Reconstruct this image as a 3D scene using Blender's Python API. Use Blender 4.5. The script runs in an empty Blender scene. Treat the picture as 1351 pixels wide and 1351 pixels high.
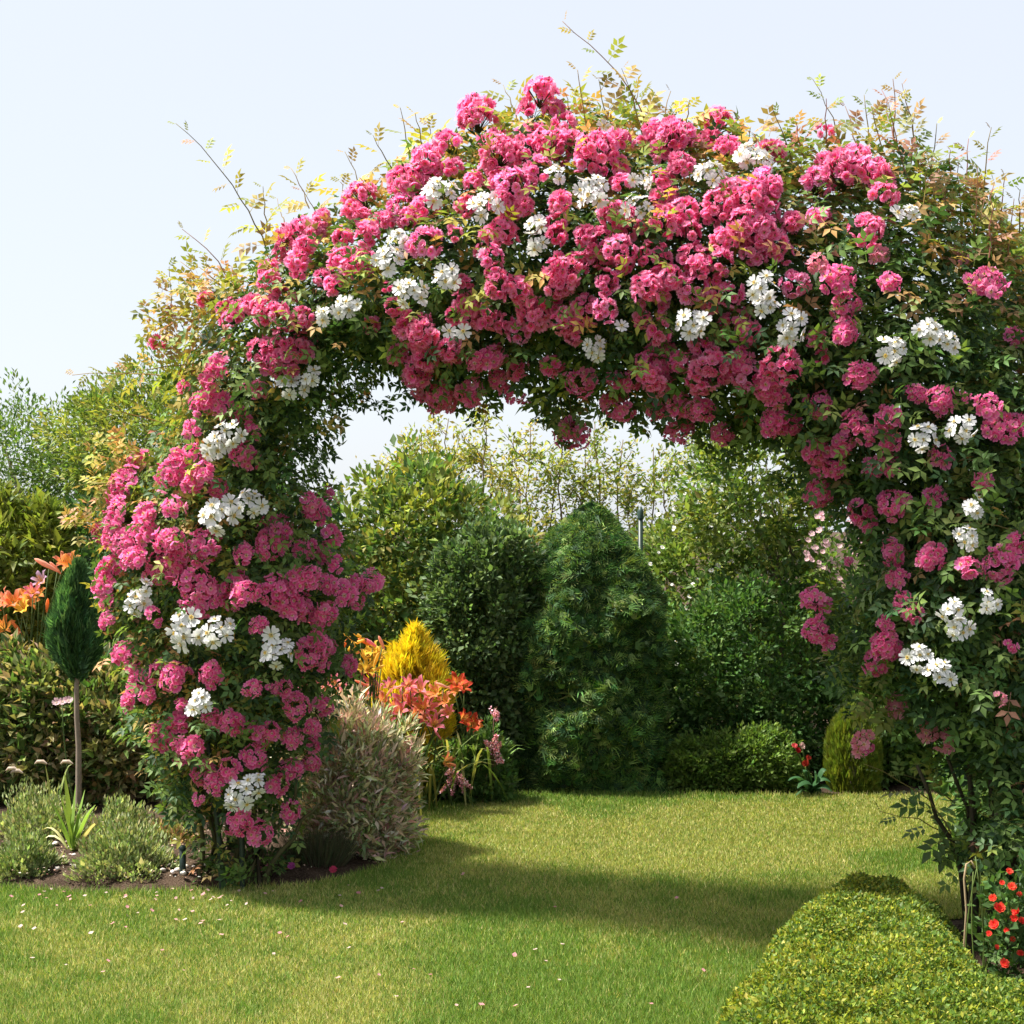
import bpy, math
import numpy as np
from mathutils import Matrix, Vector

# ------------------------------------------------------------------ camera, world, sun, exposure
sc = bpy.context.scene
COL = sc.collection
CAM_H, FPX, CX, HZ = 1.5, 1900.0, 675.5, 700.0      # eye height, focal length and horizon in photo pixels (1351 px frame)
cam_data = bpy.data.cameras.new('camera')
cam = bpy.data.objects.new('camera', cam_data)
COL.objects.link(cam)
cam.location = (0, 0, CAM_H)
cam.rotation_euler = (math.radians(90), 0, 0)
cam_data.sensor_width = 36
cam_data.lens = FPX / 1351 * 36
cam_data.shift_y = (HZ - 675.5) / 1351
cam_data.clip_start, cam_data.clip_end = 0.1, 3000
sc.camera = cam

SUN = np.array([-0.50, 0.02, 0.85]); SUN = SUN / np.linalg.norm(SUN)   # towards the sun
world = bpy.data.worlds.new('World')
sc.world = world
world.use_nodes = True
wn = world.node_tree.nodes
bg = wn['Background']
sky = wn.new('ShaderNodeTexSky')
sky.sky_type = 'NISHITA'
sky.sun_disc = False
sky.sun_elevation = math.asin(SUN[2])
sky.sun_rotation = math.atan2(SUN[0], SUN[1])
sky.air_density = 1.0
sky.dust_density = 2.0
sky.ozone_density = 1.0
bg.inputs['Strength'].default_value = 0.14
veil = wn.new('ShaderNodeMix'); veil.data_type = 'RGBA'          # thin even high cloud: pales the blue all over the sky
veil.inputs['Factor'].default_value = 0.93
veil.inputs['B'].default_value = (1.23, 1.28, 1.37, 1)
world.node_tree.links.new(sky.outputs[0], veil.inputs['A'])
world.node_tree.links.new(veil.outputs['Result'], bg.inputs['Color'])

sun_data = bpy.data.lights.new('sun', 'SUN')
sun_data.energy = 2.6
sun_data.angle = math.radians(7)
sun_data.color = (1.0, 0.95, 0.86)
sun = bpy.data.objects.new('sun', sun_data)
COL.objects.link(sun)
sun.location = (-6, 0, 9)
sun.rotation_euler = Vector(SUN).to_track_quat('Z', 'Y').to_euler()

sc.render.engine = 'CYCLES'
sc.cycles.max_bounces = 6
sc.cycles.transmission_bounces = 4
sc.cycles.diffuse_bounces = 3
sc.view_settings.view_transform = 'Standard'
sc.view_settings.look = 'None'
sc.view_settings.exposure = 2.22
sc.view_settings.gamma = 1.0
sc.view_settings.use_curve_mapping = False

# ------------------------------------------------------------------ helpers
R = np.random.default_rng(11)

def P(x, y, d):
    """photo pixel + distance -> point in the garden"""
    x, y, d = np.broadcast_arrays(np.asarray(x, float), np.asarray(y, float), np.asarray(d, float))
    return np.stack([(x - CX) / FPX * d, d, CAM_H - (y - HZ) / FPX * d], -1)

def G(x, y):
    """photo pixel on the ground -> (X, Y)"""
    d = CAM_H * FPX / (np.asarray(y, float) - HZ)
    return np.stack([(np.asarray(x, float) - CX) / FPX * d, d], -1)

def unit(v):
    return v / np.maximum(np.linalg.norm(v, axis=-1, keepdims=True), 1e-9)

def rdir(n):
    return unit(R.normal(size=(n, 3)))

def hash2(ix, iy, k=0):
    h = np.sin(ix * 127.1 + iy * 311.7 + k * 74.7) * 43758.5453
    return h - np.floor(h)

def vnoise(x, y, scale, k=0):
    x, y = np.asarray(x) / scale, np.asarray(y) / scale
    ix, iy = np.floor(x), np.floor(y)
    fx, fy = x - ix, y - iy
    fx, fy = fx * fx * (3 - 2 * fx), fy * fy * (3 - 2 * fy)
    a, b = hash2(ix, iy, k), hash2(ix + 1, iy, k)
    c, d = hash2(ix, iy + 1, k), hash2(ix + 1, iy + 1, k)
    return (a * (1 - fx) + b * fx) * (1 - fy) + (c * (1 - fx) + d * fx) * fy

def srgb(r, g, b):
    c = np.array([r, g, b], float) / 255
    return np.where(c < 0.04045, c / 12.92, ((c + 0.055) / 1.055) ** 2.4)

class Buf:
    def __init__(self):
        self.V, self.F, self.C, self.n = [], [], [], 0
    def add(self, V, F, C):
        V = np.asarray(V, float).reshape(-1, 3)
        F = np.asarray(F, int).reshape(-1, 3)
        C = np.broadcast_to(np.asarray(C, float), (len(V), 3))
        self.V.append(V); self.F.append(F + self.n); self.C.append(C); self.n += len(V)
        return self
    def arrays(self):
        return np.concatenate(self.V), np.concatenate(self.F), np.concatenate(self.C)
    def mesh(self, name, mat, smooth=False):
        V, F, C = self.arrays()
        me = bpy.data.meshes.new(name)
        me.vertices.add(len(V)); me.vertices.foreach_set('co', V.astype(np.float32).ravel())
        me.loops.add(F.size); me.loops.foreach_set('vertex_index', F.astype(np.int32).ravel())
        me.polygons.add(len(F))
        me.polygons.foreach_set('loop_start', np.arange(0, F.size, 3, dtype=np.int32))
        me.polygons.foreach_set('loop_total', np.full(len(F), 3, dtype=np.int32))
        if smooth:
            me.polygons.foreach_set('use_smooth', np.ones(len(F), dtype=bool))
        ca = me.color_attributes.new('Col', 'FLOAT_COLOR', 'POINT')
        ca.data.foreach_set('color', np.concatenate([C, np.ones((len(C), 1))], 1).astype(np.float32).ravel())
        me.materials.append(mat)
        me.update()
        pass
        return me

def link(name, data, parent=None, loc=None, kind=None):
    o = bpy.data.objects.new(name, data)
    COL.objects.link(o)
    if parent is not None:
        o.parent = parent
        if data is not None:                          # mesh data is in world space: move it under its parent's base
            o.location = -Vector(parent['base']) if 'base' in parent else (0, 0, 0)
    if loc is not None:
        o.location = loc
    if kind:
        o['kind'] = kind
    return o

def thing(name, base, label, cat, group=None):
    o = bpy.data.objects.new(name, None)
    COL.objects.link(o)
    o.empty_display_size = 0.1
    o.location = tuple(float(c) for c in base)
    o['base'] = [float(c) for c in base]
    o['label'] = label
    o['category'] = cat
    if group: o['group'] = group
    return o

def part(name, buf, mat, parent, kind=None, smooth=False):
    return link(name, buf.mesh(name, mat, smooth), parent, kind=kind)

def tag(o, label, cat, group=None):
    o['label'] = label; o['category'] = cat
    if group: o['group'] = group
    return o

# ------------------------------------------------------------------ materials
def leafmat(name, trans=0.35, rough=0.45, spec=0.35, tint=(1.25, 1.3, 0.6), noise=0.0):
    m = bpy.data.materials.new(name); m.use_nodes = True
    nt = m.node_tree; n = nt.nodes; L = nt.links
    out = n['Material Output']; p = n['Principled BSDF']
    a = n.new('ShaderNodeAttribute'); a.attribute_name = 'Col'
    col = a.outputs['Color']
    if noise:
        g = n.new('ShaderNodeNewGeometry')
        t = n.new('ShaderNodeTexNoise'); t.inputs['Scale'].default_value = noise; t.inputs['Detail'].default_value = 3
        L.new(g.outputs['Position'], t.inputs['Vector'])
        mr = n.new('ShaderNodeMapRange'); mr.inputs['To Min'].default_value = 0.65; mr.inputs['To Max'].default_value = 1.35
        L.new(t.outputs['Fac'], mr.inputs['Value'])
        mu = n.new('ShaderNodeMix'); mu.data_type = 'RGBA'; mu.blend_type = 'MULTIPLY'; mu.inputs['Factor'].default_value = 1
        cb = n.new('ShaderNodeCombineColor')
        for k in range(3): L.new(mr.outputs[0], cb.inputs[k])
        L.new(col, mu.inputs['A']); L.new(cb.outputs[0], mu.inputs['B'])
        col = mu.outputs['Result']
    L.new(col, p.inputs['Base Color'])
    p.inputs['Roughness'].default_value = rough
    p.inputs['Specular IOR Level'].default_value = spec
    if trans > 0:
        tr = n.new('ShaderNodeBsdfTranslucent')
        mu2 = n.new('ShaderNodeMix'); mu2.data_type = 'RGBA'; mu2.blend_type = 'MULTIPLY'; mu2.inputs['Factor'].default_value = 1
        mu2.inputs['B'].default_value = (*tint, 1)
        L.new(col, mu2.inputs['A']); L.new(mu2.outputs['Result'], tr.inputs['Color'])
        mx = n.new('ShaderNodeMixShader'); mx.inputs[0].default_value = trans
        L.new(p.outputs[0], mx.inputs[1]); L.new(tr.outputs[0], mx.inputs[2]); L.new(mx.outputs[0], out.inputs[0])
    return m

M_LEAF = leafmat('leaf_surface', 0.36, 0.5, 0.22)
M_MATT = leafmat('matt_foliage', 0.25, 0.6, 0.2)
M_VARI = leafmat('variegated_leaf', 0.25, 0.6, 0.2, (1.1, 1.0, 0.85))  # random tone, plus sunlit left flank and shaded right side painted into leaf colour
M_GRASS = leafmat('grass_blades', 0.35, 0.55, 0.2, (1.2, 1.25, 0.6))
M_PETAL = leafmat('rose_petal', 0.52, 0.6, 0.12, (1.1, 0.95, 1.0))
M_WHITE = leafmat('white_petal', 0.30, 0.6, 0.2, (1.0, 1.0, 1.0))
M_BARK = leafmat('bark', 0.0, 0.85, 0.15, noise=60)
M_METAL = leafmat('painted_metal', 0.0, 0.45, 0.4, noise=30)
M_STONE = leafmat('stone', 0.0, 0.8, 0.2, noise=90)

def groundmat(name, c1, c2, c3, scale, bump):
    m = bpy.data.materials.new(name); m.use_nodes = True
    nt = m.node_tree; n = nt.nodes; L = nt.links; p = n['Principled BSDF']
    g = n.new('ShaderNodeNewGeometry')
    t1 = n.new('ShaderNodeTexNoise'); t1.inputs['Scale'].default_value = scale; t1.inputs['Detail'].default_value = 6
    t2 = n.new('ShaderNodeTexNoise'); t2.inputs['Scale'].default_value = scale * 9; t2.inputs['Detail'].default_value = 4
    L.new(g.outputs['Position'], t1.inputs['Vector']); L.new(g.outputs['Position'], t2.inputs['Vector'])
    r1 = n.new('ShaderNodeValToRGB'); r1.color_ramp.elements[0].position = 0.38; r1.color_ramp.elements[1].position = 0.62
    r1.color_ramp.elements[0].color = (*c1, 1); r1.color_ramp.elements[1].color = (*c2, 1)
    L.new(t1.outputs['Fac'], r1.inputs['Fac'])
    mr = n.new('ShaderNodeMapRange'); mr.inputs['From Min'].default_value = 0.5; mr.inputs['From Max'].default_value = 0.75
    L.new(t2.outputs['Fac'], mr.inputs['Value'])
    mx = n.new('ShaderNodeMix'); mx.data_type = 'RGBA'; mx.inputs['B'].default_value = (*c3, 1)
    L.new(mr.outputs[0], mx.inputs['Factor']); L.new(r1.outputs['Color'], mx.inputs['A'])
    L.new(mx.outputs['Result'], p.inputs['Base Color'])
    p.inputs['Roughness'].default_value = 0.95; p.inputs['Specular IOR Level'].default_value = 0.1
    b = n.new('ShaderNodeBump'); b.inputs['Strength'].default_value = bump; b.inputs['Distance'].default_value = 0.02
    L.new(t2.outputs['Fac'], b.inputs['Height']); L.new(b.outputs[0], p.inputs['Normal'])
    return m
M_SOIL = groundmat('bed_soil', (0.035, 0.022, 0.014), (0.075, 0.05, 0.033), (0.14, 0.10, 0.075), 14, 0.8)
M_TURF = groundmat('turf_floor', (0.045, 0.075, 0.014), (0.10, 0.115, 0.025), (0.14, 0.13, 0.045), 3, 0.4)

# ------------------------------------------------------------------ leaf shapes (length along +Y, normal +Z)
def T(v, f, c=None):
    v = np.array(v, float); f = np.array(f, int)
    return v, f, (np.ones((len(v), 3)) if c is None else np.array(c, float))
LEAF4 = T([(0, 0, 0), (-.5, .42, .10), (.5, .42, .10), (0, .5, 0), (0, 1, -.12)],
          [(0, 2, 3), (0, 3, 1), (1, 3, 4), (3, 2, 4)])
LEAF2 = T([(0, 0, 0), (-.5, .45, .08), (.5, .45, .08), (0, 1, -.05)], [(0, 2, 3), (0, 3, 1)])
NEEDLE = T([(-.5, 0, 0), (.5, 0, 0), (0, 1, .05)], [(0, 1, 2)])

def compound(pairs=2):
    V, F, n = [], [], 0
    def leaflet(o, ang, ln, w, roll):
        nonlocal n
        v = LEAF4[0] * np.array([w, ln, ln])
        c, s = math.cos(ang), math.sin(ang)
        v = np.stack([v[:, 0] * c + v[:, 1] * s, -v[:, 0] * s + v[:, 1] * c, v[:, 2] + np.abs(v[:, 1]) * roll], 1) + np.array(o)
        V.append(v); F.append(LEAF4[1] + n); n += len(v)
    ys = np.linspace(.24, .60, pairs)
    for i, y in enumerate(ys):
        ln = (.30 if pairs > 2 else .36) + .03 * i
        for sgn in (-1, 1):
            leaflet((0, y, -.03 * y), sgn * 1.12, ln, ln * .50, -.08)
    leaflet((0, .66, -.03), 0, .36, .19, -.12)
    V.append(np.array([(-.012, 0, 0), (.012, 0, 0), (0, .68, -.03)])); F.append(np.array([(0, 1, 2)]) + n)
    return np.concatenate(V), np.concatenate(F), np.ones((n + 3, 3))
ROSELEAF = compound(2)
ROSELEAF7 = compound(3)

def spray(n=7):
    """flat fern-like conifer spray"""
    V, F, C, k = [], [], [], 0
    for i in range(n):
        a = (i / (n - 1) - .5) * 1.9
        ln = 1 - .45 * abs(a)
        d = np.array([math.sin(a), math.cos(a), 0]); q = np.array([d[1], -d[0], 0])
        o = np.array([math.sin(a) * .10, .08, 0])
        V += [o - q * .05, o + d * ln * .55 + q * .085 + np.array([0, 0, .03]), o + d * ln + np.array([0, 0, -.06]), o + d * ln * .5 - q * .085]
        F += [(k, k + 1, k + 2), (k, k + 2, k + 3)]
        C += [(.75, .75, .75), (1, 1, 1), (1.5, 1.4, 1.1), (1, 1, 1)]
        k += 4
    return T(V, F, C)
SPRAY = spray(6)
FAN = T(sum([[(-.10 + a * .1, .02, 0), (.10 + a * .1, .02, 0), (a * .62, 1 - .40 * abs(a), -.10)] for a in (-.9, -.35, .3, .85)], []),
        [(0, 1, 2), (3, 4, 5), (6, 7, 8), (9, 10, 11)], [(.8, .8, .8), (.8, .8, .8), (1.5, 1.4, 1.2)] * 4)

def place(buf, tm, pos, ydir, nrm, ln, wd, col):
    tv, tf, tc = tm
    N, k = len(pos), len(tv)
    y = unit(ydir)
    z = unit(nrm - y * np.sum(nrm * y, -1, keepdims=True))
    x = np.cross(y, z)
    ln = np.broadcast_to(ln, (N,)); wd = np.broadcast_to(wd, (N,))
    V = (pos[:, None] + x[:, None] * (tv[None, :, 0, None] * wd[:, None, None])
         + y[:, None] * (tv[None, :, 1, None] * ln[:, None, None])
         + z[:, None] * (tv[None, :, 2, None] * ln[:, None, None]))
    F = tf[None] + (np.arange(N) * k)[:, None, None]
    C = np.clip(np.broadcast_to(col, (N, 3))[:, None] * tc[None], 0, 1)
    buf.add(V.reshape(-1, 3), F.reshape(-1, 3), C.reshape(-1, 3))

GAIN = 1.6
def jitter(cols, amt=0.25):
    n = len(cols)
    f = np.exp(R.normal(size=(n, 1)) * amt)
    h = 1 + R.normal(size=(n, 3)) * amt * 0.3
    return np.clip(cols * f * h * GAIN, 0.002, 0.85)

def pick(pal, n, w=None):
    pal = np.array(pal, float)
    return pal[R.choice(len(pal), n, p=None if w is None else np.array(w) / np.sum(w))]

def tube(buf, pts, rad, col, sides=5):
    pts = np.asarray(pts, float); n = len(pts)
    rad = np.broadcast_to(rad, (n,))
    t = unit(np.gradient(pts, axis=0))
    ref = np.where(np.abs(t[:, 2:3]) > .9, np.array([[1., 0, 0]]), np.array([[0, 0, 1.]]))
    a = unit(np.cross(t, ref)); b = np.cross(t, a)
    th = np.arange(sides) / sides * 2 * math.pi
    V = pts[:, None] + rad[:, None, None] * (a[:, None] * np.cos(th)[None, :, None] + b[:, None] * np.sin(th)[None, :, None])
    F = []
    for i in range(n - 1):
        for j in range(sides):
            k = (j + 1) % sides
            F += [(i * sides + j, i * sides + k, (i + 1) * sides + k), (i * sides + j, (i + 1) * sides + k, (i + 1) * sides + j)]
    V = np.concatenate([V.reshape(-1, 3), pts[-1:]])
    F += [((n - 1) * sides + j, (n - 1) * sides + (j + 1) % sides, len(V) - 1) for j in range(sides)]
    buf.add(V, F, col)

def curve(a, b, sag=(0, 0, 0), n=7, wob=0.0):
    a, b, sag = np.array(a, float), np.array(b, float), np.array(sag, float)
    t = np.linspace(0, 1, n)[:, None]
    p = a + (b - a) * t + sag * (4 * t * (1 - t))
    if wob:
        p[1:-1] += R.normal(size=(n - 2, 3)) * wob
    return p

def inpoly(poly, p):
    poly = np.asarray(poly, float); inside = np.zeros(len(p), bool)
    x, y = p[:, 0], p[:, 1]
    for (x1, y1), (x2, y2) in zip(poly, np.roll(poly, -1, 0)):
        c = (y1 > y) != (y2 > y)
        with np.errstate(divide='ignore', invalid='ignore'):
            xi = (x2 - x1) * (y - y1) / (y2 - y1) + x1
        inside ^= c & (x < xi)
    return inside

def edist(poly, p):
    poly = np.asarray(poly, float); best = np.full(len(p), 1e9)
    for a, b in zip(poly, np.roll(poly, -1, 0)):
        ab = b - a
        t = np.clip(((p - a) @ ab) / max(ab @ ab, 1e-9), 0, 1)
        best = np.minimum(best, np.linalg.norm(p - (a + t[:, None] * ab), axis=1))
    return best

def inside_pts(poly, n):
    poly = np.asarray(poly, float); lo, hi = poly.min(0), poly.max(0)
    out = np.zeros((0, 2))
    while len(out) < n:
        q = lo + R.random((n * 2, 2)) * (hi - lo)
        out = np.concatenate([out, q[inpoly(poly, q)]])
    return out[:n]

def leaves_at(buf, c, out, r, nl, tm, ln, asp, pal, w=None, up=0.5, droop=0.0, jit=0.22, pclump=0.6, mat=None):
    """nl leaves round each clump centre c; colours vary from clump to clump"""
    N = len(c)
    idx = np.repeat(np.arange(N), nl)
    n = len(idx)
    q = rdir(n) * (R.random((n, 1)) ** 0.45)
    rr = np.broadcast_to(r, (N,))[idx][:, None]
    pos = c[idx] + q * rr
    o = unit(q + out[idx] * 0.6 + 1e-6)
    y = unit(o * 0.8 + rdir(n) * 0.55 + np.array([0, 0, up * 0.5 - droop]))
    z = unit(np.array([0, 0, 1.0]) * (0.35 + up * .5) + out[idx] * 0.5 + rdir(n) * 0.75)
    cc = pick(pal, N, w)[idx] * pclump + pick(pal, n, w) * (1 - pclump)
    l = ln * np.exp(R.normal(size=n) * 0.22)
    place(buf, tm, pos, y, z, l, l * asp, jitter(cc, jit))

def shrub_buf(poly, d, thick, nc, nl, cr, ln, asp, pal, w=None, tm=LEAF2, up=0.5, droop=0.0, jit=0.22, front=0.62, pclump=0.6, edge=60.0, ragged=9.0):
    """foliage filling an outline (photo pixels at distance d) with real depth: thick at its middle, thin at its rim"""
    buf = Buf()
    p = inside_pts(poly, nc)
    e = edist(poly, p)
    h = thick * np.sqrt(np.clip(e / edge, 0.02, 1))
    if ragged:
        p = p + unit(p - np.mean(poly, 0)) * np.minimum(R.exponential(ragged, (nc, 1)), 2.2 * ragged) * (R.random((nc, 1)) < .55) * np.array([1, 1.0])
    u = R.random(nc) ** 0.45 * np.where(R.random(nc) < front, -1, 1)
    c = P(p[:, 0], p[:, 1], d + h * u)
    c[:, 2] = np.maximum(c[:, 2], 0.02)
    cen = P(np.mean(poly, 0)[0], np.mean(poly, 0)[1], d)
    out = unit((c - cen) * np.array([1, 1.6, 1]))
    leaves_at(buf, c, out, cr, nl, tm, ln, asp, pal, w, up, droop, jit, pclump)
    return buf

def stems(buf, base, tips, r0, col, wob=0.03):
    for t in tips:
        t = np.array(t, float)
        n = 7
        pts = curve(base, t, (0, 0, 0.06 * np.linalg.norm(t - base)), n, wob)
        tube(buf, pts, np.linspace(r0, r0 * 0.3, n), col)

def ground_base(x, d):
    return np.array([(x - CX) / FPX * d, d, 0.0])

def shrub(name, label, cat, bx, poly, d, thick, nc, nl, cr, ln, asp, pal, mat=None, part_name='foliage', stem_col=(0.10, 0.075, 0.05), nst=6, r0=0.014, group=None, **k):
    base = ground_base(bx, d)
    t = thing(name, base, label, cat, group)
    b = shrub_buf(poly, d, thick, nc, nl, cr, ln, asp, pal, **k)
    part(part_name, b, mat or M_LEAF, t, kind='stuff')
    s = Buf()
    tp = inside_pts(poly, nst)
    stems(s, base, P(tp[:, 0], tp[:, 1], d + R.uniform(-.5, .5, nst) * thick), r0, stem_col)
    part('stems', s, M_BARK, t)
    return t

shrub_ = shrub
def shrub(name, label, *a, **k):
    if isinstance(a[0], str):
        return shrub_(name, label, *a, **k)
    cat = k.pop('cat', 'shrub')
    return shrub_(name, label, cat, *a, **k)

# ------------------------------------------------------------------ ground, lawn, beds
def sheet(name, pts, z, mat, kind='structure'):
    me = bpy.data.meshes.new(name)
    me.from_pydata([(float(x), float(y), z) for x, y in pts], [], [tuple(range(len(pts)))])
    me.materials.append(mat)
    return link(name, me, kind=kind)

sheet('ground', [(-900, -60), (900, -60), (900, 1500), (-900, 1500)], 0.0, M_SOIL)
BED_EDGE_PX = [(-420, 1172), (-120, 1172), (0, 1174), (100, 1181), (240, 1180), (330, 1173), (400, 1171), (460, 1161), (508, 1145),
               (528, 1122), (526, 1082), (560, 1069), (610, 1058), (680, 1051)]
bed_edge = [tuple(G(*q)) for q in BED_EDGE_PX]
far_y = float(G(0, 1051)[1])
lawn_poly = [(-7, -2)] + [(-7, bed_edge[0][1])] + bed_edge + [(4.2, far_y), (4.2, 6.2), (2.4, 5.7), (1.5, 5.5), (1.5, -2)]
sheet('lawn', lawn_poly, 0.004, M_TURF)

# soil of the left bed: a low uneven mound with its own relief
def soil_patch(name, poly, h, step=0.07, seed=0):
    poly = np.array(poly); lo, hi = poly.min(0), poly.max(0)
    nx, ny = int((hi[0] - lo[0]) / step) + 2, int((hi[1] - lo[1]) / step) + 2
    gx, gy = np.meshgrid(lo[0] + np.arange(nx) * step, lo[1] + np.arange(ny) * step)
    p = np.stack([gx.ravel(), gy.ravel()], 1)
    e = edist(poly, p) * np.where(inpoly(poly, p), 1, -1)
    z = np.clip(e / 0.25, -0.3, 1) * h + (vnoise(p[:, 0], p[:, 1], 0.12, seed) - .5) * 0.03 + (vnoise(p[:, 0], p[:, 1], 0.05, seed + 1) - .5) * 0.02
    V = np.stack([p[:, 0], p[:, 1], z], 1)
    i = np.arange((ny - 1) * nx).reshape(ny - 1, nx)[:, :-1].ravel()
    q = np.stack([i, i + 1, i + nx + 1, i, i + nx + 1, i + nx], 1).reshape(-1, 3)
    keep = (e[q] > -0.08).all(1)
    b = Buf().add(V, q[keep], (0.06, 0.04, 0.03))
    o = link(name, b.mesh(name, M_SOIL, True), kind='structure')
    return o
soil_patch('flower_bed', [(-4.5, bed_edge[0][1])] + bed_edge + [(0.05, 10.5), (-4.5, 10.5)], 0.05)
soil_patch('border_bed', [(1.5, 5.5), (2.4, 5.7), (4.2, 6.2), (4.2, 3.0), (1.35, 3.0)], 0.04, seed=4)
soil_patch('back_bed', [(0.0, far_y + .05), (4.5, far_y + .05), (4.5, 11), (0.0, 11)], 0.015, seed=7)

def grass():
    b = Buf()
    n = 620000
    d = 3.9 + (far_y + 0.05 - 3.9) * R.random(n) ** 1.15
    x = (R.random(n) - .5) * (d * 0.80)
    p = np.stack([x, d], 1)
    keep = inpoly(lawn_poly, p)
    e = edist(lawn_poly, p[keep]); p = p[keep]
    d = p[:, 1]; n = len(p)
    dry = vnoise(p[:, 0], p[:, 1], 0.55, 3) * .55 + vnoise(p[:, 0], p[:, 1], 0.16, 5) * .3 + vnoise(p[:, 0], p[:, 1], 0.05, 8) * .15
    patch = np.exp(-(((p[:, 0] - 1.05) / 1.15) ** 2 + ((d - 7.2) / 0.75) ** 2))
    dry = dry - .05 + patch * 0.62 + vnoise(p[:, 0], p[:, 1], 1.1, 12) * .22 - .11
    k = np.clip((dry - 0.36) / 0.32, 0, 1)[:, None]
    g = pick([(0.088, 0.150, 0.026), (0.118, 0.182, 0.034), (0.150, 0.205, 0.045), (0.070, 0.130, 0.022)], n)
    y = pick([(0.34, 0.30, 0.11), (0.27, 0.26, 0.075), (0.42, 0.35, 0.16), (0.23, 0.24, 0.06)], n)
    m = (R.random((n, 1)) < (0.10 + 0.75 * k)).astype(float) * (0.35 + 0.65 * R.random((n, 1)))
    col = jitter(g * (1 - m) + y * m, 0.18)
    ln = R.uniform(0.016, 0.036, n) * (1 - 0.25 * k[:, 0]) * (1 + 0.6 * np.exp(-(e / 0.05) ** 2))
    yd = np.stack([R.normal(size=n) * .55, R.normal(size=n) * .55, np.ones(n)], 1)
    z = np.stack([R.normal(size=n) * .5, -np.ones(n), R.random(n) * .5], 1)
    place(b, NEEDLE, np.stack([p[:, 0], d, np.full(n, 0.003)], 1), yd, z, ln, 0.00062 * d + 0.0008, col)
    o = link('grass', b.mesh('grass', M_GRASS), kind='stuff')
    o['label'] = 'short mown lawn grass, drier and yellow towards the back'
    o['category'] = 'grass'
grass()

# ------------------------------------------------------------------ rose arch: shape of the flowering band (outer / inner outline in photo pixels)
ST = np.array([  # outer x,y, inner x,y
    (256, 1166, 372, 1168), (218, 1060, 398, 1085), (165, 960, 432, 985), (148, 870, 462, 885), (122, 760, 488, 775), (130, 680, 446, 668),
    (195, 595, 425, 612), (232, 520, 452, 562), (225, 448, 482, 528), (290, 375, 508, 498), (360, 310, 528, 488), (450, 262, 556, 530),
    (590, 180, 620, 540), (720, 130, 715, 515), (850, 155, 800, 545), (960, 160, 900, 575), (1090, 185, 985, 585), (1220, 200, 1045, 600),
    (1330, 260, 1080, 650), (1420, 400, 1120, 700), (1470, 600, 1150, 765), (1490, 800, 1118, 830), (1490, 950, 1170, 920),
    (1490, 1080, 1268, 1000), (1490, 1215, 1304, 1190)], float)
NS = len(ST)
DT = np.interp(np.arange(NS), [0, 6, 12, 17, NS - 1], [6.2, 6.15, 5.65, 5.3, 5.12])
BT = np.interp(np.arange(NS), [0, 3, 8, 14, 20, NS - 1], [0.28, 0.42, 0.40, 0.50, 0.46, 0.40])
def band(t, s):
    """t along the band, s -1 (inner rim) .. 1 (outer rim) -> px, py, d, half depth, outward px direction"""
    i = np.clip(np.floor(t).astype(int), 0, NS - 2); f = (t - i)[:, None]
    q = ST[i] * (1 - f) + ST[i + 1] * f
    O, I = q[:, :2], q[:, 2:]
    p = (O + I) / 2 + (O - I) / 2 * s[:, None]
    f = f[:, 0]
    return p, DT[i] * (1 - f) + DT[i + 1] * f, BT[i] * (1 - f) + BT[i + 1] * f, unit(O - I)
_tt, _ss = np.meshgrid(np.linspace(0, NS - 1.001, 700), np.linspace(-1.15, 1.15, 70), indexing='ij')
_gp, _, _, _ = band(_tt.ravel(), _ss.ravel())
def locate(x, y):
    k = int(np.argmin((_gp[:, 0] - x) ** 2 + (_gp[:, 1] - y) ** 2))
    return _tt.ravel()[k], _ss.ravel()[k]
def front(x, y, lift=0.03):
    """point and outward normal on the front face of the band at a photo pixel"""
    t, s = locate(x, y)
    _, d, b, o = band(np.array([t]), np.array([s]))
    c = math.sqrt(max(0.0, 1 - min(abs(s), 1) ** 2))
    dd = float(d[0] - b[0] * c * 0.98 - lift * c)
    n = np.array([o[0][0] * s, -(c + 0.25), -o[0][1] * s])
    return P(x, y, dd), unit(n), float(t), float(s)

# ------------------------------------------------------------------ roses
rose_l = thing('climbing_rose', P(300, 1168, 6.2) * np.array([1, 1, 0]), 'pink climbing rose rooted in the left bed, covering the left leg of the arch', 'rose', 'roses trained over the arch')
rose_r = thing('climbing_rose', ground_base(1325, 5.15), 'deep pink climbing rose on the right leg and top of the arch', 'rose', 'roses trained over the arch')
rose_w = thing('white_climbing_rose', ground_base(345, 6.1), 'white flowered climbing rose threaded among the pink roses over the arch', 'rose')
SPLIT = 690.0

GREEN = [(0.036, 0.072, 0.022), (0.055, 0.102, 0.027), (0.075, 0.125, 0.032), (0.028, 0.060, 0.022), (0.11, 0.16, 0.04)]
GOLD = [(0.20, 0.20, 0.035), (0.26, 0.21, 0.05), (0.30, 0.19, 0.07), (0.14, 0.17, 0.035), (0.30, 0.15, 0.085)]
BRONZE = [(0.20, 0.13, 0.055), (0.23, 0.15, 0.065), (0.13, 0.14, 0.04), (0.26, 0.13, 0.09), (0.10, 0.13, 0.035)]

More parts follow.
